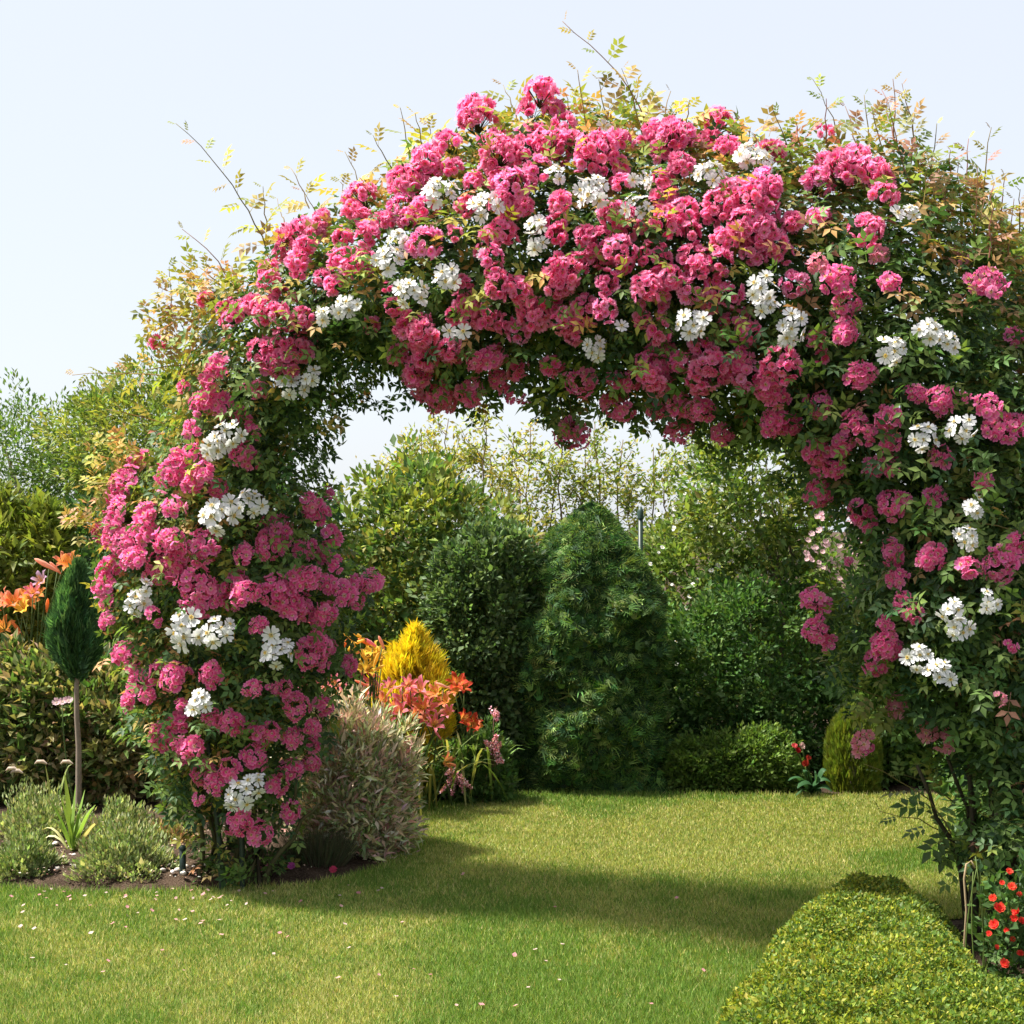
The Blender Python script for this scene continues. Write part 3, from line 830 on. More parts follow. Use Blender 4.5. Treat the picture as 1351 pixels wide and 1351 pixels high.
# ------------------------------------------------------------------ the metal arch under the roses
arch = thing('garden_arch', ground_base(315, 6.15), 'dark green metal garden arch hidden under the climbing roses', 'arch')
def archpath(s, off):
    t = np.linspace(0, NS - 1.01, 60)
    p, d, b, _ = band(t, np.full(60, s))
    pts = P(p[:, 0], p[:, 1], d + off)
    k = np.ones(9) / 9
    sm = np.stack([np.convolve(np.pad(pts[:, i], 4, mode='edge'), k, 'valid') for i in range(3)], 1)
    sm[0, 2] = 0; sm[-1, 2] = 0
    return sm
GREEN_METAL = (0.02, 0.035, 0.025)
paths = [archpath(s, o) for s in (-.12, .25) for o in (-.22, .22)]
for p in paths:
    b = Buf(); tube(b, p, .011, GREEN_METAL, 6); part('hoop', b, M_METAL, arch)
for i in range(2, 59, 4):
    b = Buf(); tube(b, [paths[0][i], paths[1][i]], .006, GREEN_METAL, 5); part('crossbar', b, M_METAL, arch)
    b = Buf(); tube(b, [paths[0][i], paths[2][i]], .006, GREEN_METAL, 5); part('crossbar', b, M_METAL, arch)
for x, y in ((243, 1132),):
    pass
peg = thing('bed_post', ground_base(241, 6.12), 'short dark green metal post standing in the soil left of the rose stems', 'post')
b = Buf(); tube(b, curve(ground_base(241, 6.12), ground_base(241, 6.12) + np.array([0, 0, .15]), n=3), .014, (0.018, 0.035, 0.03), 10); part('shaft', b, M_METAL, peg, smooth=True)
b = Buf(); q = ground_base(241, 6.12); tube(b, [q + (0, 0, .148), q + (0, 0, .158), q + (0, 0, .162)], (.017, .017, .008), (0.02, 0.04, 0.035), 10); part('cap', b, M_METAL, peg)
stk = thing('plant_stake', ground_base(845, 9.0), 'thin dark green stake rising just right of the big conifer', 'stake')
q = ground_base(845, 9.0)
b = Buf(); tube(b, [q, q + (0, 0, .8), q + (0, 0, 1.58)], .016, (0.012, 0.03, 0.022), 8); part('shaft', b, M_METAL, stk, smooth=True)
b = Buf(); tube(b, [q + (0, 0, 1.575), q + (0, 0, 1.62), q + (0, 0, 1.65)], (.020, .020, .008), (0.03, 0.06, 0.05), 8); part('cap', b, M_METAL, stk)

# ------------------------------------------------------------------ conifers
def conifer(name, label, bx, d, h, rmax, prof, n, ln, pal, w=None, up=.9, asp=.8, tm=SPRAY, face=False, z0=0.0, lump=.12, trunk=None, cat='conifer', layers=((1.0, .6), (.8, .25), (.55, .15)), jit=.22, rough=.45):
    base = ground_base(bx, d)
    t = thing(name, base, label, cat)
    b = Buf()
    for lay, frac in layers:
        k = int(n * frac)
        v = R.random(k)
        zz = z0 + v * (h - z0)
        th = R.random(k) * 2 * math.pi
        r = np.interp(v, *zip(*prof)) * rmax * lay
        r = r * (1 + lump * (vnoise(th * 2.2 / 6.283 * 6, zz / h * 9, 1.0, 2) - .5) * 2 + lump * .6 * (vnoise(th * 12 / 6.283, zz / h * 22, 1.0, 9) - .5) * 2)
        r = r * (1 - .10 * R.random(k))
        o = np.stack([np.cos(th), np.sin(th), np.zeros(k)], 1)
        pos = base + o * r[:, None] + np.array([0, 0, 1.0]) * zz[:, None]
        yd = unit(o * (1 - .35 * v[:, None]) + np.array([0, 0, 1.0]) * (up * R.uniform(.5, 1.3, (k, 1)) + v[:, None] * .8) + rdir(k) * rough)
        nz = unit(np.cross(o, np.array([0, 0, 1.0])) + rdir(k) * .7 + o * .4)
        if face:
            nz = unit(o * .9 + rdir(k) * .8 + np.array([0, 0, .35]))
            yd = unit(rdir(k) * .60 + np.array([0, 0, .12]) + o * .6)
        l = ln * np.exp(R.normal(size=k) * .22)
        pos = pos - yd * (l * .55)[:, None]
        place(b, tm, pos, yd, nz, l, l * asp, jitter(pick(pal, k, w), jit))
    part('crown', b, M_MATT, t, kind='stuff')
    s = Buf()
    tr = trunk or (.03, h * .8)
    tube(s, curve(base, base + np.array([0, 0, tr[1]]), n=8, wob=.004), np.linspace(tr[0], tr[0] * .6, 8), (0.24, 0.19, 0.15), 8)
    part('trunk', s, M_BARK, t)
    return t

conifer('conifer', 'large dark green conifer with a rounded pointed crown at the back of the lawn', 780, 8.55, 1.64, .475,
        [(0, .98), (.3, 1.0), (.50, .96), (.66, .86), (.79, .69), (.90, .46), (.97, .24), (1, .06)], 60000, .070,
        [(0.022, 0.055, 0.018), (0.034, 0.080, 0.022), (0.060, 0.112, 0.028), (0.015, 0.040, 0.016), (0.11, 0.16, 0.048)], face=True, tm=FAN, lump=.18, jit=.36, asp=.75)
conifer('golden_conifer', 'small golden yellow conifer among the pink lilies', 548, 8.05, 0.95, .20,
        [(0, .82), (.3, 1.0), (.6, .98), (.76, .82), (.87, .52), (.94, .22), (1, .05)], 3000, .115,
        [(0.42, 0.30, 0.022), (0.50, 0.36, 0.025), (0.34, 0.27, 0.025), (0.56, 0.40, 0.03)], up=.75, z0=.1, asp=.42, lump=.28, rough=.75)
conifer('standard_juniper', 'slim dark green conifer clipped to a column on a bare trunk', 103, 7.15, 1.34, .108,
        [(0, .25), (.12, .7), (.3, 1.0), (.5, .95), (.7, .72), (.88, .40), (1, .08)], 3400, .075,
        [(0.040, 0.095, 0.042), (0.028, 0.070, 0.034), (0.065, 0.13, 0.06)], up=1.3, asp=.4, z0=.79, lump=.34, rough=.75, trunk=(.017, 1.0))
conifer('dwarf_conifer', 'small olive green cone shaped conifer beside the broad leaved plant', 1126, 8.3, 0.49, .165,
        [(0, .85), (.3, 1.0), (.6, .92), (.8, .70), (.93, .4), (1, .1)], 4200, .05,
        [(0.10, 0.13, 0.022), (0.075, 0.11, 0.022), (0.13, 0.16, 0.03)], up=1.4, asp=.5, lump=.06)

# ------------------------------------------------------------------ shrubs and trees behind
DK = [(0.026, 0.058, 0.018), (0.040, 0.080, 0.024), (0.058, 0.105, 0.030)]
MD = [(0.052, 0.095, 0.025), (0.075, 0.122, 0.033), (0.10, 0.15, 0.042), (0.042, 0.075, 0.023)]
YG = [(0.13, 0.16, 0.03), (0.17, 0.19, 0.035), (0.22, 0.21, 0.045), (0.10, 0.14, 0.03)]
AMB = [(0.24, 0.20, 0.05), (0.18, 0.18, 0.04), (0.30, 0.21, 0.07), (0.12, 0.14, 0.035)]

def tree(name, label, bx, poly, d, thick, nc, nl, cr, ln, asp, pal, limbs, r0=.05, trunk_top=None, group=None, cat='tree', bark=(0.12, 0.095, 0.07), **k):
    base = ground_base(bx, d)
    t = thing(name, base, label, cat, group)
    part('crown', shrub_buf(poly, d, thick, nc, nl, cr, ln, asp, pal, **k), M_LEAF, t, kind='stuff')
    s = Buf()
    tt = P(trunk_top[0], trunk_top[1], d)
    tube(s, curve(base, tt, n=6, wob=.01), np.linspace(r0, r0 * .75, 6), bark, 7)
    part('trunk', s, M_BARK, t)
    s = Buf()
    for q in limbs:
        e = P(q[0], q[1], d + R.uniform(-.4, .4) * thick)
        tube(s, curve(tt, e, (0, 0, .05), 7, .02), np.linspace(r0 * .6, r0 * .12, 7), bark, 5)
    part('limbs', s, M_BARK, t)
    return t

# left background
AIR = [(0.36, 0.27, 0.07), (0.26, 0.24, 0.05), (0.42, 0.27, 0.10), (0.19, 0.21, 0.05), (0.30, 0.28, 0.08)]
tree('feathery_tree', 'dark green tree with fine feathery leaves behind the left edge of the bed', 60, [(-150, 590), (-60, 560), (10, 545), (60, 530), (120, 545), (170, 590), (190, 680), (150, 740), (-150, 760)],
     10.4, .9, 430, 56, .14, .040, .38, DK[1:] + MD + YG[:1], [(0, 580), (60, 560), (110, 580), (-60, 600), (150, 640)], trunk_top=(60, 760), group='trees behind the left bed', up=.4, ragged=16)
tree('feathery_tree', 'yellow green feathery tree showing left of the rose arch', 220, [(90, 620), (85, 545), (140, 515), (200, 495), (260, 490), (330, 530), (340, 640), (260, 690), (150, 680)],
     9.6, .7, 400, 50, .12, .042, .36, AIR[1:4:2] + YG + MD[:3] + MD[1:3], [(110, 530), (170, 500), (240, 490), (290, 540)], trunk_top=(225, 720), group='trees behind the left bed', up=.4, ragged=18)
shrub('golden_shrub', 'yellow green leafy shrub behind the orange lilies at the far left', 25, [(-90, 700), (-30, 670), (20, 655), (50, 660), (78, 690), (85, 760), (70, 820), (60, 900), (-90, 900)],
      8.6, .4, 300, 30, .085, .075, .36, [(0.13, 0.155, 0.028), (0.17, 0.18, 0.035), (0.09, 0.12, 0.025)], tm=LEAF4, up=.6)
shrub('dark_shrub', 'tall dark evergreen shrub behind the left leg of the rose arch', 230, [(60, 740), (110, 670), (200, 640), (330, 640), (420, 690), (440, 800), (430, 1060), (60, 1060)],
      9.0, .55, 620, 34, .12, .065, .5, DK, nst=8, up=.3)
shrub('border_shrub', 'bushy shrub with pale reddish new leaves behind the slim conifer trunk', 130, [(-40, 880), (30, 862), (90, 880), (160, 885), (215, 905), (245, 960), (255, 1062), (-40, 1062)],
      7.8, .30, 460, 32, .075, .060, .42, MD + [(0.24, 0.19, 0.09), (0.18, 0.19, 0.07), (0.30, 0.20, 0.13)], tm=LEAF4, up=.8, pclump=.4)
# middle background
shrub('laurel_shrub', 'tall dark leafy shrub with pale shoots behind the golden conifer', 530, [(425, 740), (455, 680), (490, 655), (530, 640), (580, 630), (630, 670), (660, 720), (650, 1052), (425, 1052)],
      9.1, .5, 640, 34, .11, .060, .5, DK[1:] + MD + AMB[:2] + YG[:2], nst=9, up=.4, ragged=22)
shrub('euonymus_shrub', 'mid green small leaved shrub left of the big conifer', 640, [(562, 790), (585, 725), (625, 695), (680, 700), (705, 745), (712, 820), (690, 950), (682, 1053), (570, 1053)],
      8.45, .26, 700, 34, .065, .036, .55, [(0.050, 0.085, 0.034), (0.075, 0.120, 0.045), (0.12, 0.165, 0.075), (0.035, 0.062, 0.024)], up=.5, ragged=14)
def airy(name, label, bxs, d, tops, pal, nl, spread, group=None, lo=760):
    base = ground_base(np.mean(bxs), d)
    t = thing(name, base, label, 'tree', group)
    s, f = Buf(), Buf()
    for bx, (tx, ty) in zip(bxs, tops):
        dd = d + R.uniform(-.35, .35)
        p = curve(ground_base(bx, dd), P(tx, ty, dd), (R.uniform(-.04, .04), 0, 0), 14, .012)
        tube(s, p, np.linspace(.014, .003, 14), (0.15, 0.105, 0.06), 4)
        z = np.linspace(0, 1, 14)
        nb = 16
        for u0 in R.uniform(.38, .98, nb):
            o = np.array([np.interp(u0, z, p[:, i]) for i in range(3)])
            aa = R.random() * 6.283
            L = spread * (1.25 - u0) * R.uniform(.7, 1.5) * 1.5 + .08
            e = o + np.array([math.cos(aa) * .75, math.sin(aa) * .75, R.uniform(.35, .9)]) * L
            q = curve(o, e, (0, 0, -.05 * L), 6, .01)
            tube(s, q, np.linspace(.005, .0015, 6), (0.17, 0.12, 0.065), 3)
            k = int(nl / nb * R.uniform(.5, 1.5))
            u = R.random(k) ** .8 * 5; i = np.minimum(u.astype(int), 4); w_ = (u - i)[:, None]
            pos = q[i] * (1 - w_) + q[i + 1] * w_ + R.normal(size=(k, 3)) * .035
            l = R.uniform(.026, .058, k)
            place(f, LEAF2, pos, unit(rdir(k) * .8 + unit(e - o) * .5 + np.array([0, 0, -.1])), unit(np.array([0, -.2, .8]) + rdir(k)), l, l * .42, jitter(pick(pal, k), .25))
    part('crown', f, M_LEAF, t, kind='stuff'); part('stems', s, M_BARK, t)
AIR = [(0.36, 0.27, 0.07), (0.26, 0.24, 0.05), (0.42, 0.27, 0.10), (0.19, 0.21, 0.05), (0.30, 0.28, 0.08)]
xs = [520, 540, 560, 580, 602, 622, 645, 665, 685]
airy('slender_tree', 'airy tree of upright yellow leaved stems seen under the arch, left half', xs, 10.6, list(zip([524, 556, 562, 592, 600, 640, 646, 678, 684], [590, 572, 600, 552, 590, 545, 600, 575, 625])), AIR[:2] + AIR[3:] + YG, 900, .30, 'slender trees behind the conifer')
xs = [700, 722, 745, 762, 785, 810, 830, 855, 880, 905, 930]
airy('slender_tree', 'airy tree of upright thin stems standing behind the big conifer', xs, 10.8, list(zip([700, 735, 742, 772, 785, 822, 828, 862, 880, 915, 945], [560, 620, 545, 600, 555, 580, 630, 590, 610, 565, 585])), AIR[3:] + AIR[1:2] + YG + MD[1:3], 800, .30, 'slender trees behind the conifer')
shrub('white_flowered_shrub', 'loose green shrub dotted with small white flowers right of the big conifer', 940, [(850, 760), (865, 700), (905, 670), (960, 660), (1010, 690), (1050, 720), (1075, 790), (1060, 900), (1040, 1050), (850, 1050)],
      9.6, .45, 520, 40, .10, .046, .5, MD[1:3] + MD + YG[:2] + [(0.16, 0.19, 0.07)], nst=8, up=.5, ragged=20)
wf = bpy.data.objects['white_flowered_shrub']
b = Buf()
for x, y in np.concatenate([inside_pts([(855, 740), (870, 660), (960, 630), (1050, 680), (1060, 760), (960, 900), (880, 960)], 120)]):
    V, F, C = F_WHITE[R.integers(7)].arrays()
    b.add(V * R.uniform(.010, .024) @ frame(unit(np.array([R.normal() * .4, -.8, .6]))).T + P(x, y, 9.12 + R.uniform(-.14, .10)), F, C)
part('flowers', b, M_WHITE, wf, kind='stuff')
tree('multi_stem_tree', 'small tree with forked bare stems right of the white flowered shrub', 1032, [(900, 640), (930, 570), (1000, 560), (1060, 590), (1090, 660), (1060, 730), (960, 720), (905, 700)],
     9.1, .45, 150, 30, .10, .055, .40, MD + YG, [(948, 620), (985, 590), (1010, 600), (1050, 610), (1085, 660), (1110, 690), (960, 690)], r0=.022, trunk_top=(1032, 775), bark=(0.16, 0.13, 0.09), up=.4)
shrub('clipped_shrub', 'dense dark green rounded evergreen shrub behind the low hedge', 995, [(880, 870), (905, 815), (950, 780), (1010, 768), (1070, 790), (1108, 850), (1120, 930), (1120, 1050), (885, 1050)],
      8.9, .42, 760, 36, .075, .036, .55, [(0.028, 0.066, 0.019), (0.042, 0.092, 0.025), (0.062, 0.120, 0.034), (0.095, 0.15, 0.045)], nst=8, up=.5, ragged=18)
shrub('low_hedge', 'low light green clipped hedge along the back of the lawn', 975, [(880, 1000), (905, 975), (960, 972), (1010, 965), (1050, 975), (1062, 1052), (880, 1052)],
      8.35, .16, 420, 36, .045, .026, .55, [(0.085, 0.135, 0.03), (0.11, 0.16, 0.035), (0.065, 0.11, 0.026)], nst=6, r0=.008, up=.8, edge=25, ragged=4, cat='hedge')
shrub('corner_shrub', 'bright green shrub in the back corner under the right leg of the arch', 1200, [(1120, 930), (1160, 890), (1230, 870), (1330, 880), (1340, 1056), (1125, 1056)],
      8.6, .3, 560, 34, .07, .05, .5, MD + [(0.06, 0.12, 0.03)], nst=8, up=.5)
shrub('pale_rose_bush', 'loose bush with pale pink blossoms behind the right leg of the arch', 1110, [(1050, 730), (1085, 690), (1130, 700), (1180, 720), (1200, 800), (1180, 900), (1060, 900), (1050, 800)],
      8.75, .25, 130, 28, .08, .045, .5, MD + YG[:1], nst=7, r0=.006, up=.4)
pb = bpy.data.objects['pale_rose_bush']
b = Buf()
for x, y in inside_pts([(1055, 700), (1090, 670), (1140, 690), (1165, 760), (1120, 800), (1070, 760)], 60):
    V, F, C = F_PALE[R.integers(4)].arrays()
    b.add(V * R.uniform(.014, .022) @ frame(unit(np.array([R.normal() * .4, -.8, .6]))).T + P(x, y, 8.57 + R.uniform(-.12, .1)), F, np.clip(C * .6 + .36, 0, .92))
part('flowers', b, M_PETAL, pb, kind='stuff')
shrub('edge_shrub', 'big dark shrub closing the garden at the right edge behind the rose', 1400, [(1240, 700), (1255, 520), (1290, 380), (1330, 320), (1400, 290), (1560, 300), (1600, 1190), (1290, 1190), (1250, 950)],
      6.6, .45, 800, 34, .11, .055, .5, DK + MD[:2], nst=8, up=.3)
shrub('back_hedge', 'tall mixed hedge closing the garden far behind everything', 640, [(-500, 800), (0, 760), (300, 740), (560, 730), (700, 760), (860, 790), (1100, 800), (1400, 760), (1900, 780), (1900, 950), (-500, 950)],
      13.0, .5, 1700, 30, .20, .11, .5, DK + MD, nst=10, r0=.03, up=.4, cat='hedge')

# ------------------------------------------------------------------ left bed plants
def willow():
    poly = [(388, 1010), (400, 965), (435, 942), (475, 950), (512, 966), (532, 1000), (532, 1035), (528, 1070), (527, 1120), (505, 1148), (440, 1152), (400, 1110)]
    d = 6.72
    t = shrub('variegated_willow', 'bushy willow with cream and pink variegated leaves beside the rose stems', 'shrub', 460, poly, d, .30, 460, 34, .06, .052, .24,
              [(0.48, 0.40, 0.27), (0.52, 0.34, 0.28), (0.13, 0.20, 0.07), (0.50, 0.42, 0.29), (0.33, 0.35, 0.17), (0.54, 0.28, 0.26), (0.23, 0.30, 0.12), (0.16, 0.23, 0.08)], mat=M_VARI, nst=10, r0=.008, up=1.0, edge=50, pclump=.35, jit=.3, ragged=11)
    return t
willow()

def mound(label, cx, cy, rx, ry, d, n, pal, ln=.022):
    n = int(n * .62)
    base = ground_base(cx, d)
    t = thing('cushion_plant', base, label, 'plant', 'grey green cushion plants in the left bed')
    b = Buf()
    rxm, h = rx / FPX * d, ry * 1.30 / FPX * d
    v = unit(R.normal(size=(n, 3)) * np.array([1, 1, 1])); v[:, 2] = np.abs(v[:, 2])
    lump = 1 + .45 * (vnoise(v[:, 0] * 3 + 5 + cx, v[:, 1] * 3 + v[:, 2] * 2, .7, 3) - .5) * 2
    pos = base + v * np.array([rxm, rxm * .85, h]) * (lump * R.random(n) ** .22)[:, None]
    pos[:, 2] += .02
    yd = unit(v * .8 + rdir(n) * .5 + np.array([0, 0, .8]))
    l = ln * np.exp(R.normal(size=n) * .25)
    place(b, LEAF2, pos, yd, unit(v + rdir(n) * .7), l, l * .42, jitter(pick(pal, n), .26))
    part('foliage', b, M_MATT, t, kind='stuff')
    s = Buf()
    for i in range(9):
        a = i / 9 * 6.283
        tube(s, curve(base, base + np.array([math.cos(a) * rxm * .6, math.sin(a) * rxm * .5, h * .6]), n=4), (.005, .004, .003, .002), (0.10, 0.09, 0.05), 4)
    part('stems', s, M_BARK, t)
SAGE = [(0.19, 0.22, 0.10), (0.25, 0.28, 0.13), (0.14, 0.175, 0.065), (0.31, 0.31, 0.17), (0.10, 0.135, 0.05)]
mound('grey green cushion plant in front of the slim trunk, behind the strap leaves at left', 50, 1085, 58, 44, 6.85, 7500, SAGE)
mound('grey green cushion plant behind the front mound, right of the strap leaved plant', 160, 1090, 44, 38, 6.75, 6000, SAGE)
mound('rounded grey green cushion plant at the lawn edge right of the white stones', 160, 1150, 60, 42, 6.22, 9500, SAGE)
mound('darker grey green cushion plant at the lawn edge at the far left', 32, 1152, 46, 34, 6.2, 6500, SAGE[:3] + [(0.08, 0.12, 0.035)])
mound('small brownish cushion plant beside the short post', 222, 1085, 32, 20, 6.8, 3200, [(0.20, 0.20, 0.08), (0.28, 0.17, 0.10), (0.15, 0.17, 0.06)])

STRAP = [[], []]
def strap(b, base, tip, bend, w, col, n=7, twist=0.2):
    pts = curve(base, tip, (0, 0, bend), n)
    ax = unit(np.cross(pts[-1] - pts[0], np.array([0, 0, 1.]) + R.normal(size=3) * twist))
    t = np.linspace(0, 1, n)
    ww = w * np.clip(np.sin(np.pi * (t * .82 + .15)), .02, 1)
    nn = unit(np.cross(ax, pts[-1] - pts[0]))
    V = np.concatenate([pts - ax * ww[:, None] / 2, pts + nn * ww[:, None] * .18, pts + ax * ww[:, None] / 2])
    F = []
    for i in range(n - 1):
        for k in (0, n):
            F += [(k + i, k + i + n, k + i + n + 1), (k + i, k + i + n + 1, k + i + 1)]
    b.add(V, F, col)

# broad strap leaved plant (each leaf a part)
d = 6.55; base = ground_base(97, d)
t = thing('strap_leaved_plant', base, 'bright green strap leaved clump standing among the white stones', 'plant')
for tx, ty, bd, w, c in ((62, 1050, .03, .026, 0), (78, 1045, .02, .03, 0), (85, 1020, .02, .028, 0), (100, 1035, .01, .034, 0), (112, 1042, .02, .034, 0), (126, 1062, .04, .038, 0), (140, 1085, .06, .022, 1),
                         (165, 1080, .05, .02, 0), (55, 1095, .06, .024, 1), (48, 1118, .08, .02, 1), (70, 1080, .04, .026, 0), (120, 1110, .06, .022, 1), (92, 1070, .02, .03, 0), (105, 1080, .03, .032, 0)):
    b = Buf()
    strap(b, base + R.normal(size=3) * np.array([.015, .015, 0]), P(tx, ty, d + R.uniform(-.12, .10)), bd, w * 1.4, jitter(np.array([[(0.15, 0.22, 0.05), (0.40, 0.33, 0.20)][c]]), .15)[0])
    part('leaf', b, M_LEAF, t)
d = 6.9; base = ground_base(68, d)
t = thing('wispy_plant', base, 'thin arching plant with pale seed heads behind the strap leaved clump', 'plant')
b = Buf()
for tx, ty, bd in ((30, 1020, .08), (45, 1035, .05), (60, 1010, .03), (95, 1008, .10), (78, 1030, .04), (56, 1045, .04), (88, 1045, .03), (40, 1050, .06)):
    strap(b, base + R.normal(size=3) * .01, P(tx, ty, d + R.uniform(-.1, .1)), bd, .013, jitter(np.array([(0.20, 0.24, 0.08)]), .2)[0])
part('leaves', b, M_LEAF, t, kind='stuff')
for tx, ty in ((30, 1020), (62, 1008), (96, 1008), (24, 1017)):
    b = Buf(); q = P(tx, ty, d)
    tube(b, [q, q + (-.02, 0, .012), q + (-.045, 0, .012), q + (-.06, 0, .0)], (.004, .010, .009, .002), (0.50, 0.40, 0.32), 6); part('seed_head', b, M_MATT, t)

d = 7.0; base = ground_base(108, d)
t = thing('tall_stemmed_flower', base, 'single pale pink flower on a tall thin stalk beside the slim trunk', 'flower')
b = Buf(); tube(b, curve(base, P(82, 930, d), (-.02, 0, 0), 9), np.linspace(.005, .003, 9), (0.10, 0.15, 0.05), 5); part('stalk', b, M_LEAF, t)
for k, (ox, oz) in enumerate(((0, 0), (.03, .006), (-.028, -.004))):
    V, F, C = F_PALE[k].arrays()
    part('flower', Buf().add(V * .022 @ frame((.2, -.7, .7)).T + P(82, 926, d - .02) + np.array([ox, 0, oz]), F, np.clip(C * .45 + .42, 0, .9)), M_PETAL, t)

# lilies: six petalled trumpets
def lily(c1, c2, throat):
    b = Buf()
    for i in range(6):
        a = i / 6 * 6.283 + R.normal() * .06
        w = .26 if i % 2 else .20
        v = np.array([(0, .05, -.9), (-w, .42, -.28), (0, .44, -.34), (w, .42, -.28), (-w * .8, .80, .10), (0, .80, .03), (w * .8, .80, .10), (0, 1.12, .0 + R.normal() * .06)])
        c, s = math.cos(a), math.sin(a)
        v = np.stack([v[:, 0] * c - v[:, 1] * s, v[:, 0] * s + v[:, 1] * c, v[:, 2]], 1)
        b.add(v, [(0, 3, 2), (0, 2, 1), (1, 2, 4), (4, 2, 5), (2, 3, 5), (5, 3, 6), (4, 5, 7), (5, 6, 7)], np.array([throat, c1, throat * .5 + np.array(c1) * .5, c1, c2, c1, c2, c2]))
    for i in range(5):
        a = i / 5 * 6.283
        tube(b, [(0, 0, -.6), (.10 * math.cos(a), .10 * math.sin(a), -.1), (.2 * math.cos(a), .2 * math.sin(a), .28)], (.02, .018, .03), (0.6, 0.35, 0.08), 3)
    return b
def bud(c1, c2):
    b = Buf()
    tube(b, [(0, 0, -.8), (0, 0, -.3), (.03, 0, .3), (.05, 0, .8), (.06, 0, 1.0)], (.07, .14, .19, .13, .02), c1, 6)
    b.add(np.array([(0, 0, 0)]), np.zeros((0, 3)), c2)
    return b
LC = {'pink': ((0.80, 0.14, 0.26), (0.85, 0.34, 0.40)), 'coral': ((0.80, 0.20, 0.10), (0.84, 0.36, 0.22)), 'red': ((0.60, 0.045, 0.025), (0.72, 0.10, 0.05)),
      'orange': ((0.80, 0.26, 0.05), (0.84, 0.36, 0.12)), 'yellow': ((0.84, 0.62, 0.05), (0.85, 0.62, 0.14)), 'lilac': ((0.60, 0.36, 0.55), (0.68, 0.44, 0.60)), 'peach': ((0.82, 0.42, 0.25), (0.84, 0.50, 0.36))}
ME_LILY = {k: [lily(np.array(a), np.array(b_), np.array([0.82, 0.50, 0.08])).mesh('lily_flower', M_PETAL) for _ in range(2)] for k, (a, b_) in LC.items()}
ME_BUD = {k: bud(np.array(b_), np.array(a)).mesh('lily_bud', M_PETAL) for k, (a, b_) in LC.items()}
def lilies(name, label, bx, d, blooms, nleaf, spread, hgt, leafpal, group=None):
    base = ground_base(bx, d)
    t = thing(name, base, label, 'lily', group)
    b = Buf()
    for i in range(nleaf):
        o = base + np.array([R.normal() * spread * .45, R.normal() * .08, 0])
        a = np.clip(R.normal(), -1.5, 1.5) * spread * .8
        tip = o + np.array([a, R.normal() * .16 - .06, hgt * R.uniform(.55, 1.05)])
        strap(b, o, tip, .10, .016, jitter(pick(leafpal, 1), .2)[0], 6)
    part('leaves', b, M_LEAF, t, kind='stuff')
    b = Buf()
    for x, y, col, r, isbud in blooms:
        dd = d - .12 + R.uniform(-.08, .05)
        q = P(x, y, dd)
        tube(b, curve(base + np.array([R.normal() * spread * .3, 0, 0]), q + np.array([0, .02, -.02]), (0, 0, .03), 7), np.linspace(.005, .003, 7), (0.10, 0.15, 0.05), 4)
        o = bpy.data.objects.new('bud' if isbud else 'flower', ME_BUD[col] if isbud else ME_LILY[col][R.integers(2)])
        COL.objects.link(o); o.parent = t
        n = unit(np.array([R.normal() * .7, -.6 - .3 * R.random(), .55])) if not isbud else unit(np.array([R.normal() * .9, -.3, .6]))
        set_matrix(o, frame(n), q, r / FPX * dd * 1.12, t)
    part('flower_stalks', b, M_LEAF, t)
LG = [(0.09, 0.14, 0.035), (0.12, 0.17, 0.045), (0.07, 0.11, 0.03), (0.20, 0.19, 0.06)]
lilies('daylily', 'clump of pink daylilies in front of the golden conifer', 535, 7.75,
       [(475, 938, 'pink', 13, 0), (487, 946, 'pink', 12, 0), (504, 924, 'coral', 13, 0), (529, 922, 'pink', 14, 0), (551, 905, 'pink', 14, 0), (567, 929, 'pink', 13, 0), (540, 900, 'pink', 11, 0), (571, 911, 'coral', 12, 0), (428, 905, 'pink', 10, 0), (440, 918, 'coral', 11, 0), (455, 912, 'pink', 11, 0), (468, 922, 'pink', 11, 0), (450, 926, 'coral', 10, 0), (482, 915, 'coral', 11, 0), (495, 908, 'pink', 11, 0), (515, 903, 'pink', 10, 0), (526, 935, 'pink', 12, 0), (540, 915, 'coral', 11, 0), (585, 922, 'coral', 11, 0), (560, 945, 'pink', 11, 0), (498, 938, 'pink', 11, 0), (548, 942, 'coral', 10, 0), (590, 938, 'pink', 10, 0), (512, 948, 'pink', 10, 0),
        (575, 953, 'pink', 12, 0), (520, 932, 'coral', 11, 0), (555, 930, 'coral', 12, 0), (543, 925, 'pink', 11, 0), (593, 1004, 'coral', 12, 0), (508, 935, 'peach', 9, 1), (585, 905, 'peach', 10, 1), (560, 915, 'peach', 9, 1),
        (530, 905, 'peach', 10, 1), (512, 915, 'peach', 9, 1), (580, 940, 'peach', 9, 1), (578, 970, 'pink', 9, 1), (462, 930, 'coral', 11, 0)], 90, .30, .42, LG, 'daylilies')
lilies('daylily', 'small clump of bright red daylilies right of the golden conifer', 622, 7.95,
       [(603, 898, 'red', 13, 0), (612, 903, 'red', 12, 0), (622, 952, 'red', 13, 0), (615, 946, 'red', 11, 0), (628, 956, 'coral', 11, 0), (600, 908, 'coral', 10, 0)], 50, .16, .40, LG, 'daylilies')
